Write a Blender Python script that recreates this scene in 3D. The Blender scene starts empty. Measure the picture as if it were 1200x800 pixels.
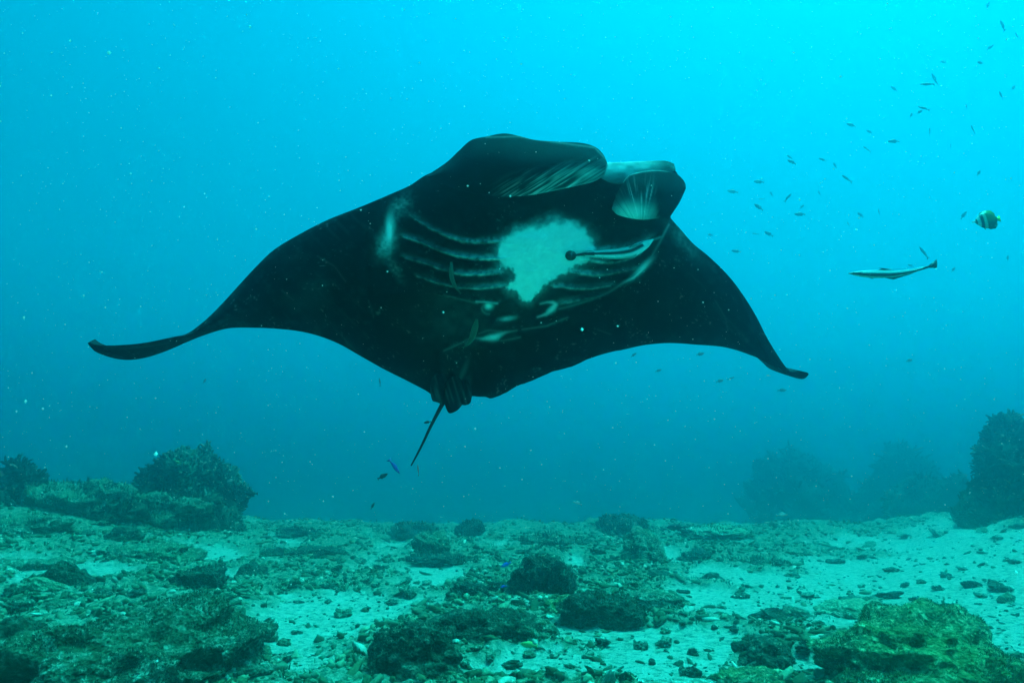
import bpy, bmesh, math, random
import numpy as np
from mathutils import Vector, Matrix, Euler

# ------------------------------------------------------------------ camera, water light, exposure
SC = bpy.context.scene
COL = SC.collection
W, H, F = 1200.0, 800.0, 782.0          # photograph size and focal length in its pixels
CAM_Z, HORIZON = 1.15, 560.0
PITCH = math.atan((HORIZON - H / 2) / F)

cam_data = bpy.data.cameras.new("camera")
cam_data.sensor_width = 36.0
cam_data.lens = 36.0 * F / W
cam_data.clip_start, cam_data.clip_end = 0.05, 500.0
cam = bpy.data.objects.new("camera", cam_data)
cam.location = (0, 0, CAM_Z)
cam.rotation_euler = (math.radians(90) + PITCH, 0, 0)
COL.objects.link(cam)
SC.camera = cam

SUN_EL, SUN_AZ = math.radians(74), math.radians(75)      # high and to the right
world = bpy.data.worlds.new("World")
SC.world = world
world.use_nodes = True
nt = world.node_tree
for n in list(nt.nodes):
    nt.nodes.remove(n)
w_out = nt.nodes.new("ShaderNodeOutputWorld")
w_bg = nt.nodes.new("ShaderNodeBackground")
w_sky = nt.nodes.new("ShaderNodeTexSky")
w_sky.sky_type = 'NISHITA'
w_sky.sun_disc = False
w_sky.sun_elevation = SUN_EL
w_sky.sun_rotation = SUN_AZ
w_tc = nt.nodes.new("ShaderNodeTexCoord")
w_sep = nt.nodes.new("ShaderNodeSeparateXYZ")
# the sky is seen through the water column above: the lower the angle the longer the path, the more is absorbed
w_ramp = nt.nodes.new("ShaderNodeValToRGB")
w_ramp.color_ramp.interpolation = 'B_SPLINE'
els = w_ramp.color_ramp.elements
els[0].position, els[0].color = 0.0, (0.0, 0.026, 0.036, 1)
els[1].position, els[1].color = 1.0, (0.0, 0.72, 0.66, 1)
for pos, c in ((0.06, (0.0, 0.074, 0.086)), (0.16, (0.0, 0.255, 0.245)), (0.40, (0.0, 0.40, 0.345)), (0.62, (0.0, 0.60, 0.54))):
    e = els.new(pos); e.color = (*c, 1)
w_mul = nt.nodes.new("ShaderNodeMixRGB"); w_mul.blend_type = 'MULTIPLY'; w_mul.inputs[0].default_value = 1.0
nt.links.new(w_tc.outputs['Generated'], w_sep.inputs[0])
nt.links.new(w_sep.outputs['Z'], w_ramp.inputs[0])
nt.links.new(w_sky.outputs[0], w_mul.inputs[1])
nt.links.new(w_ramp.outputs[0], w_mul.inputs[2])
# brighter towards the side the sun stands on
w_side = nt.nodes.new("ShaderNodeMath"); w_side.operation = 'MULTIPLY_ADD'
w_side.inputs[1].default_value, w_side.inputs[2].default_value = 0.22, 1.0
w_mul2 = nt.nodes.new("ShaderNodeMixRGB"); w_mul2.blend_type = 'MULTIPLY'; w_mul2.inputs[0].default_value = 1.0
nt.links.new(w_sep.outputs['X'], w_side.inputs[0])
nt.links.new(w_mul.outputs[0], w_mul2.inputs[1]); nt.links.new(w_side.outputs[0], w_mul2.inputs[2])
nt.links.new(w_mul2.outputs[0], w_bg.inputs[0])
w_bg.inputs[1].default_value = 0.10
nt.links.new(w_bg.outputs[0], w_out.inputs[0])

sun_data = bpy.data.lights.new("sun", 'SUN')
sun_data.energy = 2.1
sun_data.angle = math.radians(22)                        # the moving surface spreads the sun
sun_data.color = (0.02, 0.92, 0.84)                      # red is lost in the water above
sun = bpy.data.objects.new("sun", sun_data)
sdir = Vector((math.cos(SUN_EL) * math.sin(SUN_AZ), math.cos(SUN_EL) * math.cos(SUN_AZ), math.sin(SUN_EL)))
sun.rotation_euler = sdir.to_track_quat('Z', 'Y').to_euler()
sun.location = (0, 0, 20)
COL.objects.link(sun)

SC.view_settings.view_transform = 'Standard'
SC.view_settings.look = 'None'
SC.view_settings.gamma = 1.0
SC.view_settings.exposure = 2.43
SC.cycles.volume_bounces = 4
SC.cycles.max_bounces = 8
SC.cycles.diffuse_bounces = 3
SC.cycles.use_denoising = True

WATER_DENSITY, WATER_G = 0.060, 0.935
WATER_ALBEDO = (0.0, 0.78, 0.88)

# ------------------------------------------------------------------ helpers
def rng(seed):
    return np.random.default_rng(seed)

def _hash(ix, iy, iz, seed):
    h = (ix.astype(np.int64) * 374761393 + iy.astype(np.int64) * 668265263 + iz.astype(np.int64) * 2147483647 + seed * 974634777) & 0xFFFFFFFF
    h = ((h ^ (h >> 13)) * 1274126177) & 0xFFFFFFFF
    h = ((h ^ (h >> 16)) * 2246822519) & 0xFFFFFFFF
    return ((h ^ (h >> 15)) & 0xFFFFFF).astype(np.float64) / float(0xFFFFFF) * 2 - 1

def noise3(p, seed=0):
    p = np.asarray(p, float)
    i = np.floor(p).astype(np.int64); f = p - i
    u = f * f * f * (f * (f * 6 - 15) + 10)
    r = 0
    for dx in (0, 1):
        wx = u[:, 0] if dx else 1 - u[:, 0]
        for dy in (0, 1):
            wy = u[:, 1] if dy else 1 - u[:, 1]
            for dz in (0, 1):
                wz = u[:, 2] if dz else 1 - u[:, 2]
                r = r + wx * wy * wz * _hash(i[:, 0] + dx, i[:, 1] + dy, i[:, 2] + dz, seed)
    return r

def noise2(x, y, seed=0):
    x = np.asarray(x, float); y = np.asarray(y, float)
    ix = np.floor(x).astype(np.int64); iy = np.floor(y).astype(np.int64)
    fx = x - ix; fy = y - iy
    ux = fx ** 3 * (fx * (fx * 6 - 15) + 10); uy = fy ** 3 * (fy * (fy * 6 - 15) + 10)
    z = np.zeros_like(ix)
    a = _hash(ix, iy, z, seed); b = _hash(ix + 1, iy, z, seed)
    c = _hash(ix, iy + 1, z, seed); d = _hash(ix + 1, iy + 1, z, seed)
    return (a * (1 - ux) + b * ux) * (1 - uy) + (c * (1 - ux) + d * ux) * uy

def fbm2(x, y, oct=4, seed=0, gain=0.5):
    r = 0; a = 1.0; s = 0
    for k in range(oct):
        r = r + a * noise2(x * 2.03 ** k + 17.3 * k, y * 2.03 ** k - 9.1 * k, seed + k); s += a; a *= gain
    return r / s

def fbm3(p, oct=4, seed=0, gain=0.5):
    p = np.asarray(p, float); r = 0; a = 1.0; s = 0
    for k in range(oct):
        r = r + a * noise3(p * 2.03 ** k + 11.7 * k, seed + k); s += a; a *= gain
    return r / s

def sstep(a, b, x):
    t = np.clip((x - a) / (b - a), 0, 1)
    return t * t * (3 - 2 * t)

def ray(px, py):
    x = (px - W / 2) / F; y = (H / 2 - py) / F
    c, s = math.cos(PITCH), math.sin(PITCH)
    return Vector((x, c - s * y, s + c * y))           # unit depth along the optical axis

def at(px, py, depth):
    return Vector((0, 0, CAM_Z)) + ray(px, py) * depth

def cam2world(P):                                       # (n,3) camera space: right, up, depth
    c, s = math.cos(PITCH), math.sin(PITCH)
    return np.stack([P[:, 0], c * P[:, 2] - s * P[:, 1], CAM_Z + s * P[:, 2] + c * P[:, 1]], 1)

def mesh_from(name, V, Fc, mat=None, cols=None, smooth=True, attrs=None):
    """Fc: (n,3) or (n,4) index array."""
    V = np.asarray(V, np.float32); Fc = np.asarray(Fc, np.int32)
    me = bpy.data.meshes.new(name)
    k = Fc.shape[1]
    me.vertices.add(len(V)); me.vertices.foreach_set("co", V.ravel())
    me.loops.add(Fc.size); me.loops.foreach_set("vertex_index", Fc.ravel())
    me.polygons.add(len(Fc)); me.polygons.foreach_set("loop_start", np.arange(0, Fc.size, k, dtype=np.int32))
    me.update(calc_edges=True)
    me.validate()
    me.polygons.foreach_set("use_smooth", np.full(len(me.polygons), smooth))
    if cols is not None:
        a = me.color_attributes.new("pigment", 'FLOAT_COLOR', 'POINT')
        c = np.ones((len(V), 4), np.float32); c[:, :3] = cols
        a.data.foreach_set("color", c.ravel())
    for nm, arr in (attrs or {}).items():
        a = me.attributes.new(nm, 'FLOAT', 'POINT'); a.data.foreach_set("value", np.asarray(arr, np.float32))
    if mat:
        me.materials.append(mat)
    me.update()
    return me

def obj(name, me, parent=None, loc=None, rot=None):
    o = bpy.data.objects.new(name, me); COL.objects.link(o)
    if parent is not None: o.parent = parent
    if loc is not None: o.location = loc
    if rot is not None: o.rotation_euler = rot
    return o

def tag(o, label=None, cat=None, group=None, kind=None):
    if label: o["label"] = label
    if cat: o["category"] = cat
    if group: o["group"] = group
    if kind: o["kind"] = kind
    return o

def grid_faces(n, m, wrap=False):
    i, j = np.meshgrid(np.arange(n - 1), np.arange(m if wrap else m - 1), indexing='ij')
    j2 = (j + 1) % m
    return np.stack([i * m + j, (i + 1) * m + j, (i + 1) * m + j2, i * m + j2], -1).reshape(-1, 4)

_ico = {}
def ico(level):
    if level not in _ico:
        bm = bmesh.new(); bmesh.ops.create_icosphere(bm, subdivisions=level, radius=1.0)
        V = np.array([v.co[:] for v in bm.verts]); Fc = np.array([[v.index for v in f.verts] for f in bm.faces])
        bm.free(); _ico[level] = (V, Fc)
    return _ico[level]

# ------------------------------------------------------------------ materials
def new_mat(name, rough=0.8, spec=0.3):
    m = bpy.data.materials.new(name); m.use_nodes = True
    b = m.node_tree.nodes["Principled BSDF"]
    b.inputs["Roughness"].default_value = rough
    b.inputs["Specular IOR Level"].default_value = spec
    return m, m.node_tree, b

def nd(nt, kind, **kw):
    n = nt.nodes.new(kind)
    for k, v in kw.items():
        if k.startswith('i_'):
            n.inputs[k[2:].replace('_', ' ')].default_value = v
        else:
            setattr(n, k, v)
    return n

def ramp(nt, stops, src, interp='LINEAR'):
    r = nt.nodes.new("ShaderNodeValToRGB"); r.color_ramp.interpolation = interp
    e = r.color_ramp.elements
    e[0].position, e[0].color = stops[0][0], (*stops[0][1], 1)
    e[1].position, e[1].color = stops[-1][0], (*stops[-1][1], 1)
    for p, c in stops[1:-1]:
        x = e.new(p); x.color = (*c, 1)
    nt.links.new(src, r.inputs[0])
    return r

def mix(nt, a, b, fac, mode='MIX'):
    m = nt.nodes.new("ShaderNodeMixRGB"); m.blend_type = mode
    for s, v in ((0, fac), (1, a), (2, b)):
        if hasattr(v, 'is_linked'): nt.links.new(v, m.inputs[s])
        elif isinstance(v, (int, float)): m.inputs[s].default_value = v
        else: m.inputs[s].default_value = (*v, 1)
    return m

def reef_material(name, dark, mid, pale, algae, scale=1.0, bump=0.9):
    """turf-covered dead coral rock: dark turf, mid crust, pale bare spots, algae film on top faces"""
    m, t, b = new_mat(name, 0.9, 0.15)
    tc = nd(t, "ShaderNodeTexCoord"); geo = nd(t, "ShaderNodeNewGeometry")
    co = geo.outputs['Position']
    n1 = nd(t, "ShaderNodeTexNoise", i_Scale=6.0 * scale, i_Detail=8.0, i_Roughness=0.7)
    n2 = nd(t, "ShaderNodeTexNoise", i_Scale=24.0 * scale, i_Detail=6.0, i_Roughness=0.75)
    n3 = nd(t, "ShaderNodeTexVoronoi", i_Scale=46.0 * scale)
    n4 = nd(t, "ShaderNodeTexNoise", i_Scale=2.2 * scale, i_Detail=4.0)
    for n in (n1, n2, n3, n4): t.links.new(co, n.inputs['Vector'])
    base = ramp(t, [(0.30, dark), (0.52, mid), (0.70, tuple(0.6 * x + 0.4 * y for x, y in zip(mid, pale)))], n1.outputs['Fac'])
    spots = ramp(t, [(0.53, (0, 0, 0)), (0.61, (1, 1, 1))], n2.outputs['Fac'])
    c1 = mix(t, base.outputs[0], pale, spots.outputs[0])
    holes = ramp(t, [(0.40, (1, 1, 1)), (0.47, (0, 0, 0))], n2.outputs['Fac'])
    c2 = mix(t, c1.outputs[0], dark, holes.outputs[0])
    al = ramp(t, [(0.42, (0, 0, 0)), (0.62, (1, 1, 1))], n4.outputs['Fac'])
    fac = nd(t, "ShaderNodeMath", operation='MULTIPLY'); fac.inputs[1].default_value = 0.5
    t.links.new(al.outputs[0], fac.inputs[0])
    amul = mix(t, algae, n2.outputs['Fac'], 0.35, 'OVERLAY')
    c3 = mix(t, c2.outputs[0], amul.outputs[0], fac.outputs[0])
    t.links.new(c3.outputs[0], b.inputs['Base Color'])
    add = nd(t, "ShaderNodeMath", operation='ADD')
    t.links.new(n2.outputs['Fac'], add.inputs[0]); t.links.new(n3.outputs['Distance'], add.inputs[1])
    bp = nd(t, "ShaderNodeBump", i_Strength=bump, i_Distance=0.02)
    t.links.new(add.outputs[0], bp.inputs['Height']); t.links.new(bp.outputs[0], b.inputs['Normal'])
    return m

MAT = {}
MAT['rock'] = reef_material("reef_rock", (0.030, 0.032, 0.016), (0.12, 0.115, 0.065), (0.42, 0.40, 0.30), (0.10, 0.12, 0.045))
MAT['rock_green'] = reef_material("green_reef_rock", (0.022, 0.026, 0.010), (0.10, 0.115, 0.045), (0.40, 0.40, 0.22), (0.135, 0.165, 0.035))
MAT['rock_dark'] = reef_material("dark_reef_rock", (0.009, 0.010, 0.006), (0.036, 0.035, 0.020), (0.19, 0.175, 0.12), (0.034, 0.039, 0.016))
MAT['rock_mid'] = reef_material("brown_reef_rock", (0.016, 0.017, 0.010), (0.075, 0.072, 0.040), (0.34, 0.32, 0.24), (0.065, 0.078, 0.032))
MAT['rock_pale'] = reef_material("pale_reef_rock", (0.08, 0.08, 0.045), (0.25, 0.25, 0.15), (0.50, 0.48, 0.38), (0.20, 0.22, 0.10))

def pigment_material(name, rough=0.55, spec=0.35, bump=0.0, bscale=60.0, speck=0.0):
    m, t, b = new_mat(name, rough, spec)
    a = nd(t, "ShaderNodeVertexColor", layer_name="pigment")
    src = a.outputs['Color']
    if speck:
        n = nd(t, "ShaderNodeTexNoise", i_Scale=18.0, i_Detail=7.0, i_Roughness=0.7)
        tc = nd(t, "ShaderNodeTexCoord"); t.links.new(tc.outputs['Object'], n.inputs['Vector'])
        r = ramp(t, [(0.3, (1 - speck,) * 3), (0.7, (1 + speck,) * 3)], n.outputs['Fac'])
        src = mix(t, src, r.outputs[0], 1.0, 'MULTIPLY').outputs[0]
    t.links.new(src, b.inputs['Base Color'])
    if bump:
        n = nd(t, "ShaderNodeTexNoise", i_Scale=bscale, i_Detail=5.0)
        tc = nd(t, "ShaderNodeTexCoord"); t.links.new(tc.outputs['Object'], n.inputs['Vector'])
        bp = nd(t, "ShaderNodeBump", i_Strength=bump, i_Distance=0.01)
        t.links.new(n.outputs['Fac'], bp.inputs['Height']); t.links.new(bp.outputs[0], b.inputs['Normal'])
    return m

MAT['manta'] = pigment_material("manta_skin", 0.8, 0.04, bump=0.15, bscale=90.0, speck=0.08)
MAT['fish'] = pigment_material("fish_scales", 0.45, 0.4, speck=0.1)
MAT['rubble'] = pigment_material("coral_rubble", 0.9, 0.1, bump=0.5, bscale=80.0, speck=0.35)
MAT['turf'] = pigment_material("turf_algae", 0.9, 0.1)
# ------------------------------------------------------------------ seabed
def flat_hit(px, py, z=0.0):
    d = ray(px, py)
    t = (z - CAM_Z) / d.z
    return Vector((0, 0, CAM_Z)) + d * t

SAND = [  # pale patches read off the photograph: centre and half-size in its pixels
    (86, 610, 26, 9), (67, 627, 30, 9), (17, 644, 24, 8), (112, 634, 30, 7), (37, 688, 24, 9), (112, 690, 26, 6),
    (225, 640, 26, 5), (255, 660, 22, 6), (272, 684, 20, 10), (334, 642, 18, 7), (338, 734, 52, 30), (392, 722, 40, 26),
    (467, 643, 26, 8), (500, 676, 24, 12), (433, 716, 34, 20), (417, 740, 30, 14), (677, 660, 16, 7), (795, 657, 26, 6),
    (683, 745, 34, 12), (760, 750, 50, 16), (790, 782, 70, 20), (560, 795, 30, 8), (640, 782, 30, 14), (923, 682, 44, 12),
    (1097, 648, 60, 12), (1063, 690, 70, 18), (885, 716, 60, 12), (830, 755, 50, 14), (1161, 664, 50, 20),
    (1190, 740, 40, 60), (940, 786, 40, 18), (1130, 636, 40, 6), (1034, 640, 40, 7), (960, 700, 60, 16), (1000, 665, 60, 12),
    (820, 700, 40, 12), (850, 670, 40, 8), (1150, 690, 60, 14), (880, 790, 60, 14), (590, 640, 16, 4), (700, 780, 40, 16),
]
def _sand_world():
    out = []
    for cx, cy, rx, ry in SAND:
        c = flat_hit(cx, cy); a = flat_hit(cx, cy - ry); b = flat_hit(cx, cy + ry)
        r = math.hypot(c.x, c.y)
        out.append((c.x, c.y, rx * r / F, max(0.12, abs((Vector((a.x, a.y)) - Vector((b.x, b.y))).length) / 2), math.atan2(c.x, c.y)))
    return out
SANDW = _sand_world()

def reef_mask(x, y):
    """1 = rubble and turf, 0 = bare sand"""
    n = fbm2(x * 0.9, y * 0.9, 5, 5, 0.6)
    s = np.zeros_like(x)
    wx = x + 0.25 * fbm2(x * 1.7, y * 1.7, 3, 71); wy = y + 0.25 * fbm2(x * 1.7, y * 1.7, 3, 83)
    for cx, cy, rx, ry, a in SANDW:
        ca, sa = math.cos(a), math.sin(a)
        dx, dy = wx - cx, wy - cy
        u = (dx * ca - dy * sa) / (rx * 1.1); v = (dx * sa + dy * ca) / (ry * 1.1)
        s = np.maximum(s, np.exp(-(u * u + v * v) * 1.05))
    right = sstep(0.4, 2.6, x) * sstep(16, 6, y)
    s = np.maximum(s, sstep(3.7, 3.1, np.hypot(x, y)))                   # unseen sand added round the camera to bounce light onto the belly
    return np.clip(sstep(-0.35, 0.35, n + 0.46 + 0.5 * sstep(14, 18, np.hypot(x, y)) - 1.35 * s - 0.20 * right), 0, 1)

def height(x, y, fine=True):
    x = np.asarray(x, float); y = np.asarray(y, float)
    z = 0.16 * fbm2(x * 0.22 + 3.1, y * 0.22, 3, 21)
    ang = np.arctan2(x, np.maximum(y, 0.01)); r = np.hypot(x, y)
    z = z + 0.95 * sstep(-0.30, -0.62, ang) * sstep(6, 17, r) * (0.6 + 0.4 * sstep(40, 15, r))     # reef slope on the left
    z = z + 0.45 * sstep(0.42, 0.70, ang) * sstep(4, 13, r)                                         # sand bank on the right
    z = z - 3.6 * sstep(16, 36, r)                                                                   # the reef edge falls away
    z = z + sstep(9, 15, r) * (0.20 * np.abs(fbm2(x * 0.55, y * 0.55, 3, 25)) + 0.10 * fbm2(x * 1.9, y * 1.9, 2, 26))     # uneven crest
    m = reef_mask(x, y)
    z = z + 0.05 * m
    if fine:
        z = z + m * (0.055 * np.abs(fbm2(x * 3.1, y * 3.1, 3, 31)) + 0.030 * fbm2(x * 9, y * 9, 3, 41) + 0.022 * np.abs(fbm2(x * 24, y * 24, 2, 51)))
        z = z + (1 - m) * (0.006 * fbm2(x * 7, y * 7, 3, 61) + 0.004 * fbm2(x * 30, y * 30, 2, 62))
    return z

def ground_z(x, y):
    return float(height(np.array([x]), np.array([y]))[0])

def ground_hit(px, py):
    d = ray(px, py)
    t = np.geomspace(1.5, 60, 900)
    x, y, z = d.x * t, d.y * t, CAM_Z + d.z * t
    h = height(x, y, fine=False)
    k = np.argmax(z < h)
    if k == 0: k = len(t) - 1
    a = t[k]
    return Vector((d.x * a, d.y * a, float(h[k])))

def build_seabed():
    th_f = np.radians(np.linspace(-74, 74, 860))
    th = np.concatenate([np.radians(np.linspace(-180, -75, 36)), th_f, np.radians(np.linspace(75, 180, 36))[:-1]])
    r = np.concatenate([np.geomspace(0.05, 2.4, 24)[:-1], np.geomspace(2.4, 17, 280), np.geomspace(17, 55, 44)[1:]])
    R, T = np.meshgrid(r, th, indexing='ij')
    x = (R * np.sin(T)).ravel(); y = (R * np.cos(T)).ravel()
    z = height(x, y); m = reef_mask(x, y)
    V = np.stack([x, y, z], 1)
    Fc = grid_faces(len(r), len(th), wrap=True)[:, ::-1]
    mt, t, b = new_mat("seabed_sand_and_turf", 0.95, 0.1)
    geo = nd(t, "ShaderNodeNewGeometry"); co = geo.outputs['Position']
    at_ = nd(t, "ShaderNodeAttribute", attribute_name="reef")
    n1 = nd(t, "ShaderNodeTexNoise", i_Scale=20.0, i_Detail=7.0, i_Roughness=0.75)
    n2 = nd(t, "ShaderNodeTexNoise", i_Scale=5.0, i_Detail=6.0, i_Roughness=0.65)
    n3 = nd(t, "ShaderNodeTexNoise", i_Scale=120.0, i_Detail=4.0)
    n5 = nd(t, "ShaderNodeTexNoise", i_Scale=13.0, i_Detail=6.0, i_Roughness=0.7)
    for n in (n1, n2, n3, n5): t.links.new(co, n.inputs['Vector'])
    sand0 = ramp(t, [(0.30, (0.34, 0.33, 0.25)), (0.55, (0.50, 0.48, 0.39)), (0.75, (0.62, 0.60, 0.50))], n3.outputs['Fac'])
    grit = ramp(t, [(0.50, (0, 0, 0)), (0.60, (1, 1, 1))], n1.outputs['Fac'])
    film0 = ramp(t, [(0.42, (0.50, 0.48, 0.38)), (0.66, (0.24, 0.25, 0.14))], n5.outputs['Fac'])
    sand1 = mix(t, sand0.outputs[0], film0.outputs[0], 0.45)
    sand = mix(t, sand1.outputs[0], (0.13, 0.13, 0.075), grit.outputs[0])
    turf = ramp(t, [(0.41, (0.022, 0.024, 0.011)), (0.50, (0.15, 0.15, 0.08)), (0.60, (0.48, 0.46, 0.35))], n1.outputs['Fac'])
    film = ramp(t, [(0.38, (0.08, 0.09, 0.04)), (0.62, (0.32, 0.32, 0.20))], n2.outputs['Fac'])
    tf = mix(t, turf.outputs[0], film.outputs[0], 0.30)
    # turf edge broken up by noise
    s = nd(t, "ShaderNodeMath", operation='SUBTRACT'); s.inputs[1].default_value = 0.5
    t.links.new(n5.outputs['Fac'], s.inputs[0])
    k = nd(t, "ShaderNodeMath", operation='MULTIPLY_ADD'); k.inputs[1].default_value = 3.4
    t.links.new(s.outputs[0], k.inputs[0]); t.links.new(at_.outputs['Fac'], k.inputs[2])
    edge = ramp(t, [(0.12, (0, 0, 0)), (0.85, (1, 1, 1))], k.outputs[0])
    c = mix(t, sand.outputs[0], tf.outputs[0], edge.outputs[0])
    t.links.new(c.outputs[0], b.inputs['Base Color'])
    add = nd(t, "ShaderNodeMath", operation='ADD')
    t.links.new(n1.outputs['Fac'], add.inputs[0]); t.links.new(n3.outputs['Fac'], add.inputs[1])
    bp = nd(t, "ShaderNodeBump", i_Strength=0.9, i_Distance=0.03)
    t.links.new(add.outputs[0], bp.inputs['Height']); t.links.new(bp.outputs[0], b.inputs['Normal'])
    me = mesh_from("seabed", V, Fc, mt, attrs={"reef": m})
    tag(obj("seabed", me), kind="structure")
build_seabed()

# the water itself: one closed body round camera and seabed
def build_haze():
    m = bpy.data.materials.new("sea_water"); m.use_nodes = True
    t = m.node_tree
    for n in list(t.nodes): t.nodes.remove(n)
    o = t.nodes.new("ShaderNodeOutputMaterial"); v = t.nodes.new("ShaderNodeVolumePrincipled")
    v.inputs['Color'].default_value = (*WATER_ALBEDO, 1)
    v.inputs['Density'].default_value = WATER_DENSITY
    v.inputs['Anisotropy'].default_value = WATER_G
    v.inputs['Absorption Color'].default_value = (0, 0, 0, 1)
    t.links.new(v.outputs[0], o.inputs['Volume'])
    bm = bmesh.new(); bmesh.ops.create_cube(bm, size=1.0)
    bmesh.ops.scale(bm, vec=(116, 116, 15.0), verts=bm.verts)
    bmesh.ops.translate(bm, vec=(0, 0, 9.5 - 7.5), verts=bm.verts)
    me = bpy.data.meshes.new("haze"); bm.to_mesh(me); bm.free(); me.materials.append(m)
    tag(obj("haze", me), kind="stuff")
build_haze()
# ------------------------------------------------------------------ manta ray
PAIRS = [ # leading edge, trailing edge, read off the photograph from wing tip to wing tip
 (103,401.5,103,403),(107,402.8,107,407.5),(114,404,112,412),(124,404.6,124,417),(141,404.2,138,420.6),(158,403,152,421.6),(175,400.6,166,420),(192,397,180,416.5),(206,394,194,411.5),(216,392,205,407),
 (227,386,222,399.5),(244,372,244,391),(261,355,268,384.7),(281,333,295,384),(302,310.5,322,385),(322,292,350,388),
 (350,275,373.6,393.6),(384,257.6,397.5,403),(421,243,421.5,416.5),(453,229.5,449,432),(480,217.5,476,445.5),(503,203.5,498,457),
 (540,194,507,463),(590,190,520,468),(640,192,535,470),(690,194,552,465),(730,192,575,465.5),(765,191,596,459),
 (785,194,608,452),(796,208,632,441.5),(798,224,650,435),(793,240,668,429.5),(786,253,698,417.5),(789,259,720,411.5),
 (798,269,729,410),(812,285,757,404),(829,299,786,402),(847,316,815,403.7),(861,332,844,406),(875,352,862,410),
 (887,372,878,415.5),(898,394,890,420),(910,414,903,426.4),(921,430,918,434.5),(929,436.4,929,441.5),(939,435.8,939,444),(945,436,944,442.6),(947.5,437.5,947.5,439)]
MZ, GX, GY = 2.35, 0.35, -0.55
MS = MZ / 2.75
def plane_depth(px, py):
    x = (px - 600) / F; y = (400 - py) / F
    y0 = (400 - 330) / F
    return MZ / (1 - GX * x - GY * (y - y0))

def catmull(P, n, dens=None):
    P = np.asarray(P, float)
    m = len(P)
    Q = np.vstack([2 * P[0] - P[1], P, 2 * P[-1] - P[-2]])
    s = np.linspace(0, m - 1, n) if dens is None else dens * (m - 1)
    k = np.clip(np.floor(s).astype(int), 0, m - 2); t = (s - k)[:, None]
    p0, p1, p2, p3 = Q[k], Q[k + 1], Q[k + 2], Q[k + 3]
    return 0.5 * (2 * p1 + (p2 - p0) * t + (2 * p0 - 5 * p1 + 4 * p2 - p3) * t ** 2 + (3 * p1 - p0 - 3 * p2 + p3) * t ** 3)

def seg_dist(px, py, poly):
    """distance to a polyline, position along it (0..1) and signed side"""
    best = np.full(px.shape, 1e9); along = np.zeros(px.shape); side = np.zeros(px.shape)
    L = [0]
    for a, b in zip(poly[:-1], poly[1:]): L.append(L[-1] + math.hypot(b[0] - a[0], b[1] - a[1]))
    for i, (a, b) in enumerate(zip(poly[:-1], poly[1:])):
        dx, dy = b[0] - a[0], b[1] - a[1]; l2 = dx * dx + dy * dy
        t = np.clip(((px - a[0]) * dx + (py - a[1]) * dy) / l2, 0, 1)
        ex, ey = px - a[0] - t * dx, py - a[1] - t * dy
        d = np.hypot(ex, ey); k = d < best
        best = np.where(k, d, best); along = np.where(k, (L[i] + t * math.sqrt(l2)) / L[-1], along)
        side = np.where(k, np.sign(dx * ey - dy * ex), side)
    return best, along, side

def poly_sd(px, py, poly):
    """signed distance to a closed polygon, negative inside"""
    d, _, _ = seg_dist(px, py, list(poly) + [poly[0]])
    ins = np.zeros(px.shape, bool); j = len(poly) - 1
    for i in range(len(poly)):
        xi, yi = poly[i]; xj, yj = poly[j]
        c = ((yi > py) != (yj > py)) & (px < (xj - xi) * (py - yi) / (yj - yi + 1e-12) + xi)
        ins ^= c; j = i
    return np.where(ins, -d, d)

R1 = lambda *q: [(420 + x * 0.3336, 140 + y * 0.3336) for x, y in q]
GILLS = [
 [(480,252),(503,268),(523,277),(543,284),(563,285),(590,283)],
 [(472,277),(490,283.5),(513,293.5),(537,301),(560,304.5),(593,303.5)],
 [(475,302),(497,308.5),(520,317),(540,322),(563,322.5),(587,320)],
 [(488,323.5),(513,332),(537,337.5),(563,338.5),(593,335)],
 [(510,345),(537,350),(560,353.5),(583,355)],
 [(763,278),(740,287),(720,292),(700,294),(684,294)],
 [(750,298),(736,304),(725,306.7),(712,308.7),(697,306.7),(680,303.5)],
 [(743,316),(727,318.7),(712,322),(697,323),(684,322),(668,319)],
 [(715,334.7),(693,338.7),(673,339),(663,337),(649,336)],
 [(708,346),(695,349),(684,350.7),(657,356)]]
PATCH = R1((520,420),(560,390),(600,382),(640,375),(690,355),(740,365),(790,385),(815,420),(828,455),(815,485),(780,505),(740,530),(690,555),(650,580),(620,612),(600,632),(580,630),(545,603),(530,588),(558,548),(540,522),(505,512),(488,490),(500,440))

def gauss(px, py, cx, cy, rx, ry, ang=0):
    c, s = math.cos(math.radians(ang)), math.sin(math.radians(ang))
    dx, dy = px - cx, py - cy
    u = (dx * c + dy * s) / rx; v = (-dx * s + dy * c) / ry
    return np.exp(-(u * u + v * v))

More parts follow.
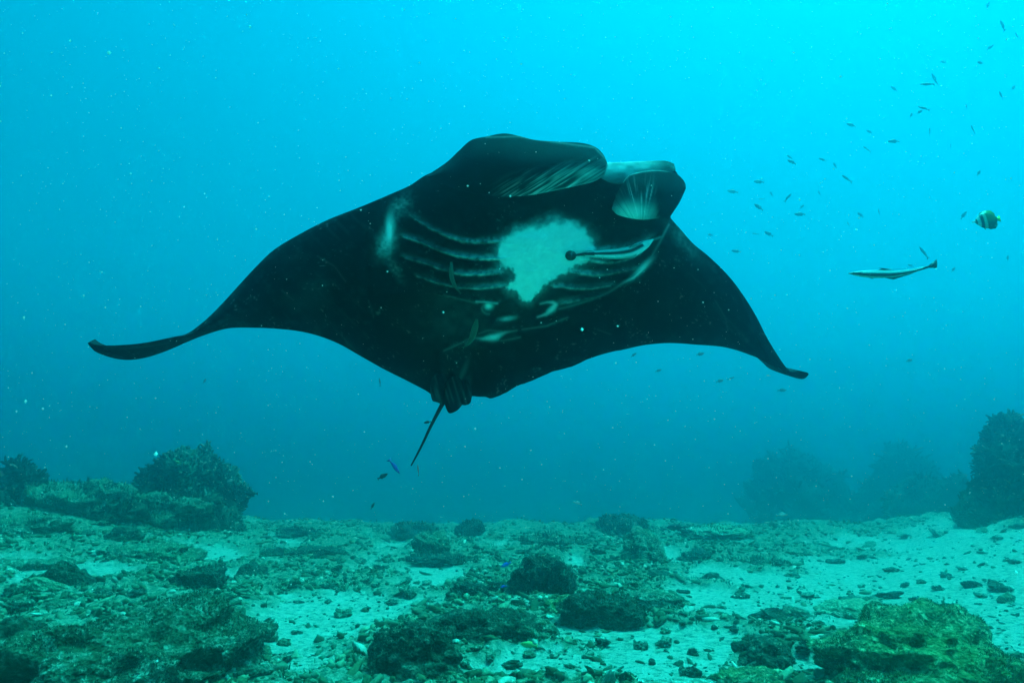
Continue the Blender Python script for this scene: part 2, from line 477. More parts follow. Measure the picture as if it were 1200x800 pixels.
def belly_pigment(px, py):
    nz = fbm2(px / 9, py / 9, 4, 7); nf = fbm2(px / 3.2, py / 3.2, 3, 17)
    sd = poly_sd(px, py, PATCH) + 5 * nz + 2.5 * nf
    up = sstep(300, 255, py)
    w = sstep(3.2 + 6 * up, -2.0 - 4 * up, sd) * 0.95
    w = np.maximum(w, 0.30 * sstep(16, 0, sd) * (0.5 + 0.5 * nf))
    for gi, g in enumerate(GILLS):                                   # pale rims, brighter towards the midline
        d, a, s = seg_dist(px, py, g)
        side = (s < 0) if gi < 5 else (s > 0)                        # towards the head
        k = np.where(side, np.exp(-(d / 5.2) ** 2), np.exp(-(d / 1.1) ** 2))
        st = (0.24 + 0.78 * sstep(0.35, 0.9, a)) * (0.75, 1.0, 0.85, 0.5, 0.2, 0.8, 0.9, 0.8, 0.6, 0.25)[gi]
        core = np.exp(-(d / 1.3) ** 2) * (0.34 + 0.5 * sstep(0.2, 0.8, a))
        core = core * (1, 1, 0.9, 0.75, 0.35, 1, 1, 0.9, 0.8, 0.4)[gi] * (0.65 + 0.6 * (nf + nz))
        w = np.maximum(w, np.maximum(k * st * (0.55 + 0.5 * nf + 0.45 * nz), core * (0.8 + 0.4 * nz)))
    streak = fbm2((px - py * 0.15) / 5, (py + px * 0.5) / 24, 3, 27)
    w = np.maximum(w, gauss(px, py, 457, 269, 4.6, 18, 4) * (1.15 + 0.5 * streak))
    w = np.maximum(w, gauss(px, py, 453, 284, 9, 15, 20) * (0.5 + 0.5 * nf + 0.35 * nz))
    w = np.maximum(w, gauss(px, py, 468, 243, 9, 16, 40) * (0.22 + 0.35 * nf))
    w = np.maximum(w, gauss(px, py, 461, 312, 5, 18, -30) * (0.12 + 0.2 * nf))
    edge = [(784,263),(778.7,273),(773,284),(764,300),(756,313),(743,325),(731,331),(712,343),(693,351),(660,361)]
    d, a, s = seg_dist(px, py, edge)
    w = np.maximum(w, np.exp(-(d / 1.6) ** 2) * (0.10 + 0.75 * np.exp(-((a - 0.40) / 0.10) ** 2) + 0.22 * np.exp(-(a / 0.12) ** 2)))
    w = np.maximum(w, gauss(px, py, 753, 314, 3.2, 14, 45) * 0.75)
    d, a, s = seg_dist(px, py, [(777,277),(770,279.5),(764,281)]); w = np.maximum(w, np.exp(-(d / 1.3) ** 2) * 0.25)
    w = np.maximum(w, gauss(px, py, 801, 282, 8, 28, -42) * (0.13 + 0.12 * nz + 0.1 * nf))  # pale sheen on the right shoulder, painted into the skin
    # marks between the gills and the vent
    w = np.maximum(w, gauss(px, py, 572.5, 358.5, 4.6, 3.8) * 0.9)
    ring = np.abs(np.hypot((px - 573) / 1.25, py - 361.5) - 6.5); w = np.maximum(w, np.exp(-(ring / 1.5) ** 2) * 0.16 * (py > 357) * (px < 574))
    w = np.maximum(w, np.exp(-(seg_dist(px, py, [(558,353.5),(572,354),(583,355.5)])[0] / 1.3) ** 2) * 0.45)
    cres = [(633,356),(641,354),(648,354.5),(651,357),(647,362),(640,368),(630,371.5)]
    d, a, s = seg_dist(px, py, cres); w = np.maximum(w, np.exp(-(d / (1.2 + 2.2 * np.exp(-((a - 0.55) / 0.22) ** 2))) ** 2) * (0.35 + 0.45 * np.exp(-((a - 0.5) / 0.25) ** 2)))
    w = np.maximum(w, gauss(px, py, 595, 373, 9, 2.6, -6) * (0.5 + 0.3 * nz))
    d, a, s = seg_dist(px, py, [(545,402),(557,396),(566,397),(580,395),(592,389.5),(606,387)])
    w = np.maximum(w, np.exp(-(d / (1.2 + 2.6 * np.exp(-((a - 0.55) / 0.2) ** 2))) ** 2) * (0.14 + 0.6 * np.exp(-((a - 0.55) / 0.22) ** 2)))
    for q in ([(561,391),(572,387),(588,388)], [(520,345),(545,352),(560,356)], [(690,352),(672,358),(655,362)], [(612,386),(640,382),(665,372)], [(563,399),(590,399),(610,395)], [(520,411),(540,402),(556,393)]):
        w = np.maximum(w, np.exp(-(seg_dist(px, py, q)[0] / 1.2) ** 2) * 0.13)
    w = np.maximum(w, gauss(px, py, 545, 372, 60, 40, 0) * 0.035 * (1 + nz))
    # soft grey streaks towards the pelvic fins
    for cx, cy, rx, ry, an, v in ((541,440,3.2,22,22,0.10),(530,458,3.0,18,12,0.09),(516,448,6,20,25,0.05),(549,452,3,14,10,0.05)):
        w = np.maximum(w, gauss(px, py, cx, cy, rx, ry, an) * v)
    spk = sstep(0.60, 0.80, noise2(px / 1.9, py / 1.9, 91)) * sstep(0.1, 0.6, noise2(px / 14, py / 14, 92))
    w = np.maximum(w, 0.10 * spk)
    mott_sheen = 0.012 * sstep(0.0, 0.6, fbm2(px / 34, py / 34, 4, 61)) + 0.010 * sstep(0.15, 0.6, fbm2(px / 7, py / 7, 3, 63))
    wing = sstep(470, 400, px) + sstep(770, 820, px)
    mott_sheen = mott_sheen * (0.5 + 0.8 * wing) + 0.020 * sstep(0.25, 0.7, fbm2((px + py) / 60, (px - py) / 9, 3, 65)) * wing  # skin mottling, plus a faint sheen of the wings put into the colour
    w = np.maximum(w, mott_sheen)
    for q in ([(372,300),(392,312),(405,330)], [(330,340),(344,352)], [(838,352),(850,372),(853,388)], [(700,386),(716,392)], [(432,352),(438,372)]):
        w = np.maximum(w, np.exp(-(seg_dist(px, py, q)[0] / 0.9) ** 2) * 0.05)
    w = np.clip(w, 0, 1)
    # markings and painted wing sheen together
    return w

def pig_rgb(w, base=0.004):
    w = np.asarray(w)[:, None]
    return base * (1 - w) * np.array([[1.0, 1.0, 1.15]]) + w * np.array([[0.93, 0.95, 0.90]])

manta = tag(bpy.data.objects.new("manta_ray", None), "large black manta ray gliding over the reef with a white belly patch", "manta ray")
COL.objects.link(manta)
M0 = at(600, 330, MZ)
manta.location = M0
MW = np.array(M0)

NU, NV, ND = 540, 205, 34
def build_manta_body():
    P = np.array(PAIRS, float)
    m = len(P)
    # more stations where the outline and markings are fine
    wgt = np.ones(m - 1) * 1.0
    for i in range(m - 1):
        wgt[i] = max(3.0, np.hypot(*(P[i + 1, :2] - P[i, :2])), np.hypot(*(P[i + 1, 2:] - P[i, 2:])))
    cs = np.concatenate([[0], np.cumsum(wgt)]); cs /= cs[-1]
    s = np.interp(np.linspace(0, 1, NU), cs, np.arange(m)) / (m - 1)
    Q = catmull(P, NU, s)
    Lp, Tp = Q[:, :2], Q[:, 2:]
    Tp[:, 1] += 1.6 * noise2(Tp[:, 0] / 8, Tp[:, 0] * 0, 19) * sstep(545, 560, Tp[:, 0]) * sstep(720, 620, Tp[:, 0])     # ragged hind margin
    cx = (Lp[:, 0] + Tp[:, 0]) / 2
    v = np.linspace(0, 1, NV)
    # ventral grid in picture coordinates
    px = Lp[:, None, 0] * (1 - v) + Tp[:, None, 0] * v
    py = Lp[:, None, 1] * (1 - v) + Tp[:, None, 1] * v
    chord = np.hypot(*(Tp - Lp).T)
    def offs(px, py):
        """metres towards the viewer: the fullness of the belly and the bend of the wings"""
        b = 0.15 * np.exp(-(((px - 612) / 150) ** 2 + ((py - 310) / 95) ** 2) ** 1.2)
        b += 0.05 * np.exp(-(((px - 540) / 50) ** 2 + ((py - 440) / 50) ** 2))
        lw = np.clip((430 - px) / 330, 0, 1); rw = np.clip((800 - px) / -150, 0, 1)
        b += 0.10 * np.sin(lw * math.pi) - 0.10 * lw ** 2
        b += -0.22 * rw ** 1.6
        return b
    # twist of the wing tips shows their upper side
    tw = sstep(240, 195, px) * 0.16 * (0.5 - v[None, :])
    tw = tw + sstep(915, 940, px) * 0.05 * (0.5 - v[None, :])
    tw = tw * np.clip(chord / 18, 0, 1)[:, None] ** 2
    env = np.sqrt(np.clip(np.sin(math.pi * v), 0, 1))[None, :]
    half = np.clip(chord / 230, 0, 1)[:, None] ** 1.2
    tipf = np.clip(chord / 14, 0.05, 1)[:, None]
    thick_w = (0.007 * tipf + 0.055 * half) * env                             # half thickness of the wings
    core = np.exp(-(((px - 615) / 130) ** 2) ** 1.3)
    thick_b = 0.17 * core * env
    Z = plane_depth(px, py)
    zv = Z - offs(px, py) * env - 0.4 * thick_w - tw
    # gill flaps: raised towards each slit, dropping behind it
    rel = np.zeros_like(px)
    for gi, g in enumerate(GILLS):
        d, a, sd = seg_dist(px.ravel(), py.ravel(), g)
        side = (sd < 0) if gi < 5 else (sd > 0)
        e = np.sin(np.clip(a, 0.02, 0.98) * math.pi) ** 0.5
        r = np.where(side, 0.014 * np.exp(-d / 6.0), -0.010 * np.exp(-d / 2.0)) * e
        rel += r.reshape(px.shape)
    rel += 0.010 * fbm2(px.ravel() / 26, py.ravel() / 26, 3, 5).reshape(px.shape) * core
    # folds of the pelvic region
    pel = np.exp(-(((px - 530) / 34) ** 2 + ((py - 452) / 26) ** 2))
    rel += 0.014 * pel * np.sin((px - 0.35 * (py - 450)) / 4.2)
    zv = zv - rel * env
    vd = np.linspace(1, 0, ND + 2)[1:-1]
    pxd = Lp[:, None, 0] * (1 - vd) + Tp[:, None, 0] * vd
    pyd = Lp[:, None, 1] * (1 - vd) + Tp[:, None, 1] * vd
    envd = np.sqrt(np.sin(math.pi * vd))[None, :]
    cored = np.exp(-(((pxd - 615) / 130) ** 2) ** 1.3)
    twd = sstep(240, 195, pxd) * 0.16 * (0.5 - vd[None, :]) + sstep(915, 940, pxd) * 0.05 * (0.5 - vd[None, :])
    twd = twd * np.clip(chord / 18, 0, 1)[:, None] ** 2
    zd = plane_depth(pxd, pyd) - offs(pxd, pyd) * envd * (1 - cored) + (0.007 * tipf + 0.055 * half) * envd + 0.19 * cored * envd - twd
    # the back shrinks a little towards the axis so that it stays behind the outline seen from the front
    PX = np.concatenate([px, pxd], 1); PY = np.concatenate([py, pyd], 1); ZZ = np.concatenate([zv, zd], 1)
    X = (PX - 600) / F * ZZ; Y = (400 - PY) / F * ZZ
    # dorsal points move straight back along the plane normal, not along the rays
    nrm = np.array([-GX, -GY, 1.0]); nrm /= np.linalg.norm(nrm)
    Zp = plane_depth(pxd, pyd); 
    extra = zd - Zp
    k = NV
    X[:, k:] = (pxd - 600) / F * Zp + nrm[0] * extra; Y[:, k:] = (400 - pyd) / F * Zp + nrm[1] * extra * 0.3
    ZZ[:, k:] = Zp + nrm[2] * extra
    V = cam2world(np.stack([X.ravel(), Y.ravel(), ZZ.ravel()], 1)) - MW
    w = belly_pigment(px.ravel(), py.ravel()).reshape(px.shape)
    colv = pig_rgb(w.ravel()).reshape(NU, NV, 3)
    gd = 0.5 + 0.5 * fbm2(pxd.ravel() / 40, pyd.ravel() / 40, 4, 55).reshape(pxd.shape)
    cold = (0.010 + 0.02 * gd)[..., None] * np.array([1.0, 1.0, 1.1])
    C = np.concatenate([colv, cold], 1).reshape(-1, 3)
    Fc = grid_faces(NU, NV + ND, wrap=True)
    me = mesh_from("body", V, Fc, MAT['manta'], cols=C)
    bm = bmesh.new(); bm.from_mesh(me); bmesh.ops.recalc_face_normals(bm, faces=bm.faces); bm.to_mesh(me); bm.free()
    obj("body", me, manta)
    vent = V.reshape(NU, NV + ND, 3)[:, :NV]
    return px, py, vent
MPX, MPY, MV = build_manta_body()
_fl = np.stack([MPX.ravel(), MPY.ravel()], 1); _fv = MV.reshape(-1, 3)
def belly_point(px, py):
    """point of the belly surface (manta space) seen at a pixel"""
    d = (_fl[:, 0] - px) ** 2 + (_fl[:, 1] - py) ** 2
    k = np.argpartition(d, 6)[:6]; w = 1 / (d[k] + 0.05)
    return Vector((_fv[k] * w[:, None]).sum(0) / w.sum())
VIEW = (Vector((0, 0, CAM_Z)) - M0).normalized()                       # the belly faces this way

def gill_flaps():
    """each gill opening is covered by a skin flap: its root in the belly, its free edge lifted over the slit"""
    vw = np.array(VIEW)
    for g in GILLS:
        n, m = 64, 6
        C = catmull(g, n); T = np.gradient(C, axis=0); T /= np.linalg.norm(T, axis=1)[:, None]
        N = np.stack([T[:, 1], -T[:, 0]], 1); N *= np.where(N[:, 1] > 0, -1, 1)[:, None]      # towards the head
        e = np.sin(np.linspace(0.02, 0.98, n) * math.pi) ** 0.5
        V = np.zeros((n, 2 * m, 3)); PXY = np.zeros((n, 2 * m, 2))
        for j in range(m):
            t = j / (m - 1)
            q = C + N * (7.5 * t * e)[:, None]
            lift = 0.014 * (1 - t) ** 1.5 * e - 0.004 * t
            B = np.array([np.array(belly_point(x, y)) for x, y in q])
            V[:, j] = B + vw * (lift + 0.0015)[:, None]; V[:, 2 * m - 1 - j] = B + vw * (lift - 0.002)[:, None]
            PXY[:, j] = q; PXY[:, 2 * m - 1 - j] = q
        w = belly_pigment(PXY[..., 0].ravel(), PXY[..., 1].ravel())
        obj("gill_flap", mesh_from("gill_flap", V.reshape(-1, 3), grid_faces(n, 2 * m, wrap=True), MAT['manta'], cols=pig_rgb(w)), manta)
gill_flaps()

def lobe(name, rim, root_depth, depth_fn, thick, pig_fn, n=120, m=60):
    """a curved fin: rim = (upper rim points, lower rim points) as picture polylines of equal sense"""
    up = catmull(rim[0], n); lo = catmull(rim[1], n)
    v = np.linspace(0, 1, m)
    px = up[:, None, 0] * (1 - v) + lo[:, None, 0] * v; py = up[:, None, 1] * (1 - v) + lo[:, None, 1] * v
    s = np.linspace(0, 1, n)[:, None] * np.ones((1, m)); vv = np.ones((n, 1)) * v
    z = plane_depth(px, py) - depth_fn(s, vv)
    env = np.sqrt(np.clip(np.sin(math.pi * vv), 0, 1)) * np.clip(np.sin(math.pi * np.clip(s * 0.94 + 0.06, 0, 1)), 0, 1) ** 0.5
    front = np.stack([(px - 600) / F * (z - thick * env), (400 - py) / F * (z - thick * env), z - thick * env], -1)
    back = np.stack([(px - 600) / F * z, (400 - py) / F * z, z + thick * env], -1)
    back[..., 0] = (px - 600) / F * z; back[..., 1] = (400 - py) / F * z
    V = np.concatenate([front, back[:, 1:-1][:, ::-1]], 1)
    C1 = pig_rgb(pig_fn(px.ravel(), py.ravel()), 0.006).reshape(n, m, 3)
    C2 = np.full((n, m - 2, 3), 0.03)
    C = np.concatenate([C1, C2], 1).reshape(-1, 3)
    Fc = grid_faces(n, V.shape[1], wrap=True)
    me = mesh_from(name, cam2world(V.reshape(-1, 3)) - MW, Fc, MAT['manta'], cols=C)
    bm = bmesh.new(); bm.from_mesh(me); bmesh.ops.recalc_face_normals(bm, faces=bm.faces); bm.to_mesh(me); bm.free()
    return obj(name, me, manta)

def left_fin_pig(px, py):
    u = px * 0.62 + py * 1.0; w = px * 0.85 - py * 0.53                 # across and along the striations
    st = 0.75 * noise2(u / 0.95, w / 30, 33) + 0.35 * noise2(u / 2.6, w / 24, 35) + 0.25 * noise2(u / 6, w / 14, 36)
    low = sstep(190, 221, py + (px - 640) * 0.20)
    reg = np.exp(-(((px - 640) / 58) ** 4)) * sstep(562, 600, px)
    band = sstep(-0.2, 0.75, st) * low * reg
    tip = np.exp(-(((px - 692) / 22) ** 2 + ((py - 204) / 9) ** 2)) * (0.20 + 0.22 * st)
    d, a, s = seg_dist(px, py, [(712,194),(709,204),(703,210),(680,217),(647,224.5),(620,229)])
    rim = np.exp(-(d / 1.5) ** 2) * 0.26
    d2, a2, s2 = seg_dist(px, py, [(570,161),(607,160),(653,167),(697,173),(711,188)])
    rim2 = np.exp(-(d2 / 1.1) ** 2) * 0.10
    return np.clip(np.maximum.reduce([0.95 * band * (0.55 + 0.45 * sstep(590, 680, px)), 1.9 * tip, 1.5 * rim, rim2]), 0, 1)

def right_fin_pig(px, py):
    ang = np.arctan2(px - 752, 275 - py)
    st = 0.6 * noise2(ang * 46, np.hypot(px - 752, py - 275) / 40, 44) + 0.4 * noise2(ang * 22, np.hypot(px - 752, py - 275) / 30, 45)
    r = np.hypot((px - 742) / 24, (py - 250) / 12.5)
    pat = np.exp(-(r ** 2)) * (0.66 + 0.35 * st)
    fan = 0.42 * sstep(-0.05, 0.7, st) * np.exp(-(((px - 749) / 19) ** 2 + ((py - 233) / 17) ** 2))
    cut = sstep(774, 766, px + 4 * st)
    d, a, s = seg_dist(px, py, [(730,213),(737,205),(753,200.7),(770,199),(782,200)])
    rim = np.exp(-(d / 1.2) ** 2) * 0.22
    return np.clip(np.maximum.reduce([pat * cut * 1.3, 1.7 * fan * cut, rim]), 0, 1)

# left cephalic fin: a broad unrolled lobe reaching across the mouth
lobe("cephalic_fin",
     ([(500,206),(523,190.5),(537,177.5),(552,164.5),(570,160),(590,156.5),(607,159),(627,164),(653,166),(680,167.4),(697,172),(707,181),(712,192)],
      [(500,209),(520,216),(535,222),(550,225.5),(567,228),(583,230),(597,230.5),(620,229),(647,224),(680,217),(697,212.5),(708,205),(712.3,195)]),
     0.1, lambda s, v: 0.02 + 0.16 * np.sin(s * math.pi) ** 0.8 * (0.55 + 0.65 * v) + 0.05 * np.sin(v * math.pi) - 0.03 * s, 0.014, left_fin_pig, 280, 120)
# right cephalic fin: the blade curled in front and the paler outer sheet behind it
lobe("cephalic_fin",
     ([(717,243),(722,228),(730,213.5),(737,205.5),(753,201),(770,199.5),(783,201),(793,204),(800,210),(803.5,216)],
      [(717.5,246),(722,250.5),(727,253),(740,256),(753.6,257.5),(770,256),(783,255.5),(790,247),(797,236),(803.8,221)]),
     0.1, lambda s, v: 0.06 + 0.15 * np.sin(np.clip(s * 0.8 + 0.1, 0, 1) * math.pi) * (0.4 + 0.8 * v) + 0.03 * np.sin(v * math.pi), 0.014, right_fin_pig, 150, 90)
lobe("upper_jaw",
     ([(700,193),(712,190.6),(730,190),(750,189.2),(768,188.4),(781,188.6),(790,192)],
      [(703,208),(714,214),(728,216),(745,211),(765,206),(782,204),(792,199)]),
     0.1, lambda s, v: 0.015 + 0.05 * v, 0.010,
     lambda px, py: np.clip(0.75 * sstep(218, 196, py) * sstep(788, 735, px) * (0.8 + 0.35 * noise2(px / 9, py / 4, 9)) + 0.06, 0, 1))

# pelvic fins
def flap(poly_top, poly_bot, lift):
    lobe("pelvic_fin", (poly_top, poly_bot), 0.1, lambda s, v: lift + 0.03 * np.sin(s * math.pi) + 0.02 * v, 0.008,
         lambda px, py: np.clip(0.02 + 0.05 * noise2((px - 0.3 * py) / 2.5, py / 22, 12), 0.0, 1), 40, 24)
flap([(504,456),(505,446),(512,438),(522,440),(524,452)], [(505,464),(507,469.5),(513,471.5),(520,474),(523,468)], 0.03)
flap([(519,458),(524,446),(533,440),(541,446),(543,458)], [(520,470),(524,481),(528,484),(536,480.5),(542,474)], 0.05)
flap([(536,456),(541,448),(546,446),(551,450),(553,458)], [(538,471),(541,474),(546,474.5),(551,472),(553,465)], 0.035)

# tail: a thin whip running down and away
def tube(name, pts, rad, mat, parent, cols=None, n=60, m=10, flat=1.0):
    C = catmull(np.array([p[:] for p in pts]), n); R = np.interp(np.linspace(0, 1, n), np.linspace(0, 1, len(rad)), rad)
    T = np.gradient(C, axis=0); T /= np.linalg.norm(T, axis=1)[:, None]
    up = np.array([0.1, 0.3, 1.0]); A = np.cross(T, up); A /= np.linalg.norm(A, axis=1)[:, None]; B = np.cross(T, A)
    a = np.linspace(0, 2 * math.pi, m, endpoint=False)
    V = C[:, None] + R[:, None, None] * (np.cos(a)[None, :, None] * A[:, None] + flat * np.sin(a)[None, :, None] * B[:, None])
    Fc = grid_faces(n, m, wrap=True)
    c = np.full((n * m, 3), 0.015) if cols is None else np.repeat(cols, m, 0)
    return obj(name, mesh_from(name, V.reshape(-1, 3), Fc, mat, cols=c), parent)
tail_pts = [at(p, q, plane_depth(530, 450) + dz) - M0 for p, q, dz in ((530,452,-0.02),(518,474,0.02),(510,489,0.08),(503,503,0.15),(497,516,0.22),(490,530,0.30),(482,545,0.38))]
tube("tail", tail_pts, [0.015, 0.0085, 0.0068, 0.006, 0.0054, 0.0044, 0.0028], MAT['manta'], manta, cols=np.full((60, 3), 0.02))
# ------------------------------------------------------------------ reef rocks
TRI = np.array([[0, 1, 2]])
def face_samples(V, Fc, n, seed, up_only=-0.25):
    r = rng(seed)
    A, B, Cc = V[Fc[:, 0]], V[Fc[:, 1]], V[Fc[:, 2]]
    N = np.cross(B - A, Cc - A); ar = np.linalg.norm(N, axis=1); N = N / (ar[:, None] + 1e-12)
    ar = ar * (N[:, 2] > up_only)
    ar = ar * (0.08 + sstep(-0.15, 0.35, fbm3(A * 5, 3, seed)))            # grows in patches
    k = r.choice(len(Fc), n, p=ar / ar.sum())
    u = r.random(n); v = r.random(n); f = u + v > 1; u[f] = 1 - u[f]; v[f] = 1 - v[f]
    P = A[k] + u[:, None] * (B[k] - A[k]) + v[:, None] * (Cc[k] - A[k])
    return P, N[k]

def blades(P, N, lens, wid, seed, tint, up=0.5, spread=0.6):
    """little turf blades: two triangles each"""
    r = rng(seed); n = len(P)
    D = N + up * np.array([0, 0, 1.0]) + spread * r.normal(size=(n, 3)); D /= np.linalg.norm(D, axis=1)[:, None]
    S = np.cross(D, r.normal(size=(n, 3))); S /= np.linalg.norm(S, axis=1)[:, None] + 1e-9
    L = lens * (0.4 + 1.1 * r.random(n))[:, None]; w = wid * (0.5 + r.random(n))[:, None]
    a = P - S * w; b = P + S * w; c = P + D * L * 0.6 + S * w * 0.8; d = P + D * L * 0.6 - S * w * 0.8
    e = P + D * L + np.cross(D, S) * L * 0.25
    V = np.stack([a, b, c, d, e], 1).reshape(-1, 3)
    i = np.arange(n)[:, None] * 5
    Fc = np.concatenate([i + [0, 1, 2], i + [0, 2, 3], i + [3, 2, 4]], 0)
    t = np.array(tint); col = t[None] * (0.25 + 1.3 * r.random((n, 1)) ** 1.5) * (0.9 + 0.2 * r.random((n, 3)))
    col = np.where(r.random((n, 1)) < 0.13, np.array([[0.36, 0.35, 0.24]]) * (0.5 + 0.8 * r.random((n, 1))), col)
    return V, Fc, np.repeat(col, 5, 0)

def rock_shape(level, seed, a, b, c, rough=1.0, block=0.0, wedge=0.0, tiltx=0.0, tilty=0.0):
    V, Fc = ico(level)
    o = np.array([seed * 3.7, seed * 1.3, seed * 7.1])
    n = V.copy()
    if block:
        n = np.sign(n) * np.abs(n) ** (1 - 0.4 * block)
    d = 1 + rough * (0.48 * fbm3(V * 1.15 + o, 3, 3) + 0.28 * (0.30 - np.abs(fbm3(V * 2.4 + o, 2, 13))))
    P = n * d[:, None]
    P[:, 2] *= 1 + wedge * np.clip(P[:, 0], -1, 1)
    P = P * np.array([a, b, c])
    # relief of one physical grain size whatever the proportions: knobs, ledges, pits
    k = max(0.4, min(1.0, (a * b * c) ** (1 / 3) / 0.35)) * (0.25 + 0.75 * rough)
    N = V / np.array([a, b, c]); N /= np.linalg.norm(N, axis=1)[:, None]
    q = P + o
    rel = 0.085 * fbm3(q * 4.0 / max(k, 0.3), 3, 23) + 0.050 * (0.3 - np.abs(fbm3(q * 9 / max(k, 0.3), 3, 33)))
    if level >= 5:
        rel = rel + 0.020 * (0.3 - np.abs(fbm3(q * 26 / max(k, 0.3), 2, 43))) - 0.035 * sstep(0.35, 0.6, noise3(q * 11 / max(k, 0.3), 53))
    P = P + N * (rel * k)[:, None]
    cx, sx = math.cos(tiltx), math.sin(tiltx); cy, sy = math.cos(tilty), math.sin(tilty)
    P = P @ np.array([[cy, 0, -sy], [0, 1, 0], [sy, 0, cy]])
    P = P @ np.array([[1, 0, 0], [0, cx, sx], [0, -sx, cx]])
    return P, Fc

ROCKC = 0
def rock(name, label, px, base, wpx, hpx, mat='rock', level=4, dep=0.75, rough=1.0, block=0.15, wedge=0.0, tilt=0.0, yaw=0.0, turf=0, turf_len=0.0165, tint=(0.12, 0.13, 0.05), group=None, cat="rock", sink=0.30, fingers=0, finger_len=0.1):
    global ROCKC
    ROCKC += 1
    p = ground_hit(px, base)
    r = math.hypot(p.x, p.y); dirn = Vector((p.x / r, p.y / r, 0))
    w = wpx * r / F
    b = dep * w / 2
    ctr = p + dirn * b * 0.8
    gz = ground_z(ctr.x, ctr.y)
    d = ray(px, base - hpx); top = CAM_Z + d.z * math.hypot(ctr.x, ctr.y) / math.hypot(d.x, d.y)   # its crest as high as seen
    h = max(top - gz, 0.12 * w)
    P, Fc = rock_shape(level, ROCKC, w / 2, b, h, rough, block, wedge, 0.0, math.radians(tilt))
    grow = turf_len * 0.6 if turf else finger_len * 0.5 if fingers else 0.0
    ex = P[:, 0].max() - P[:, 0].min(); P[:, 0] = (P[:, 0] - (P[:, 0].max() + P[:, 0].min()) / 2) * max(w - 2 * grow, 0.5 * w) / ex
    h2 = max(h - grow, 0.5 * h); bury = sink * h2 + 0.05
    ez = P[:, 2].max() - P[:, 2].min(); P[:, 2] = (P[:, 2] - P[:, 2].max()) * (h2 + bury) * 1.25 / ez + h2
    yw = math.atan2(-p.x, p.y) + math.radians(yaw)
    parts = turf or fingers
    loc = Vector((ctr.x, ctr.y, gz))
    me = mesh_from(name, P, Fc, MAT[mat])
    if not parts:
        o = obj(name, me, None, loc, (0, 0, yw))
    else:
        o = bpy.data.objects.new(name, None); COL.objects.link(o); o.location = loc; o.rotation_euler = (0, 0, yw)
        obj("coral_base" if fingers else "stone", me, o)
        if turf:
            Q, N = face_samples(P, Fc, turf, ROCKC)
            V, f, col = blades(Q, N, turf_len, turf_len * 0.16, ROCKC, tint)
            tag(obj("turf_algae", mesh_from("turf_algae", V, f, MAT['turf'], cols=col, smooth=False), o), kind="stuff")
        if fingers:
            Q, N = face_samples(P, Fc, fingers, ROCKC + 50, -0.5)
            V, f, col = branchlets(Q, N, finger_len, ROCKC, tint)
            tag(obj("branches", mesh_from("branches", V, f, MAT['turf'], cols=col), o), kind="stuff")
    tag(o, label, cat, group)
    return o

def branchlets(P, N, length, seed, tint):
    """stubby tapering coral fingers, five-sided, three rings and a tip"""
    r = rng(seed); n = len(P); m = 5
    D = N + 0.35 * np.array([0, 0, 1.0]) + 0.7 * r.normal(size=(n, 3)); D /= np.linalg.norm(D, axis=1)[:, None]
    A = np.cross(D, r.normal(size=(n, 3))); A /= np.linalg.norm(A, axis=1)[:, None] + 1e-9; B = np.cross(D, A)
    lump = 0.5 + 0.9 * sstep(-0.5, 0.5, fbm3(P * 2.2, 2, seed))
    L = length * lump * (0.35 + 0.9 * r.random(n)); R0 = length * (0.15 + 0.10 * r.random(n))
    bend = r.normal(size=(n, 3)) * 0.25
    rings = []
    for s, k in ((-0.2, 1.3), (0.5, 1.05), (0.88, 0.85)):
        C = P + D * (L * s)[:, None] + bend * (L * max(s, 0) ** 2)[:, None]
        for j in range(m):
            t = 2 * math.pi * j / m
            rings.append(C + (R0 * k)[:, None] * (math.cos(t) * A + math.sin(t) * B))
    tip = P + D * L[:, None] + bend * L[:, None]
    V = np.stack(rings + [tip], 1)
    q = []
    for ring in (0, 1):
        for j in range(m):
            a, b = ring * m + j, ring * m + (j + 1) % m
            q += [[a, b, b + m], [a, b + m, a + m]]
    for j in range(m): q.append([2 * m + j, 2 * m + (j + 1) % m, 3 * m])
    i = (np.arange(n) * (3 * m + 1))[:, None, None]
    Fc = (i + np.array(q)[None]).reshape(-1, 3)
    t = np.array(tint); col = t[None] * (0.35 + 1.2 * r.random((n, 1)) ** 1.4) * (0.5 + 2.2 * sstep(-0.1, 0.5, fbm3(P * 2.6, 3, seed + 9)))[:, None]
    col = np.where(r.random((n, 1)) < 0.05, np.array([[0.30, 0.31, 0.22]]), col)
    return V.reshape(-1, 3), Fc, np.repeat(col, 3 * m + 1, 0)

G = (0.13, 0.14, 0.045); Bn = (0.10, 0.095, 0.05); Dk = (0.035, 0.035, 0.018)
# foreground
rock("boulder", "big green algae covered boulder lying on pale sand", 1082, 822, 216, 116, 'rock_green', 6, 0.62, 1.1, 0.30, 0.30, -4, 0, 12000, 0.012, (0.12, 0.14, 0.045))
rock("boulder", "broad dark boulder sloping down to open white sand", 150, 834, 300, 134, 'rock_mid', 6, 0.60, 1.1, 0.10, 0.05, 3, 0, 12000, 0.013, (0.075, 0.075, 0.04))
rock("rock", "dark stubby rock half cut off beside the broad boulder", 4, 792, 84, 74, 'rock_dark', 5, 0.8, 1.0, 0.2, turf=1800, turf_len=0.0165, tint=Bn)
rock("rock", "wedge shaped dark rock with a pale green ridge on its edge", 488, 796, 118, 72, 'rock_dark', 5, 0.7, 1.0, 0.25, -0.25, 18, 0, 2600, 0.012, Bn)
rock("rock", "small dark crumbly rock beside the big green boulder", 892, 782, 72, 40, 'rock_dark', 5, 0.8, 1.25, 0.1, turf=900, turf_len=0.0110, tint=G)
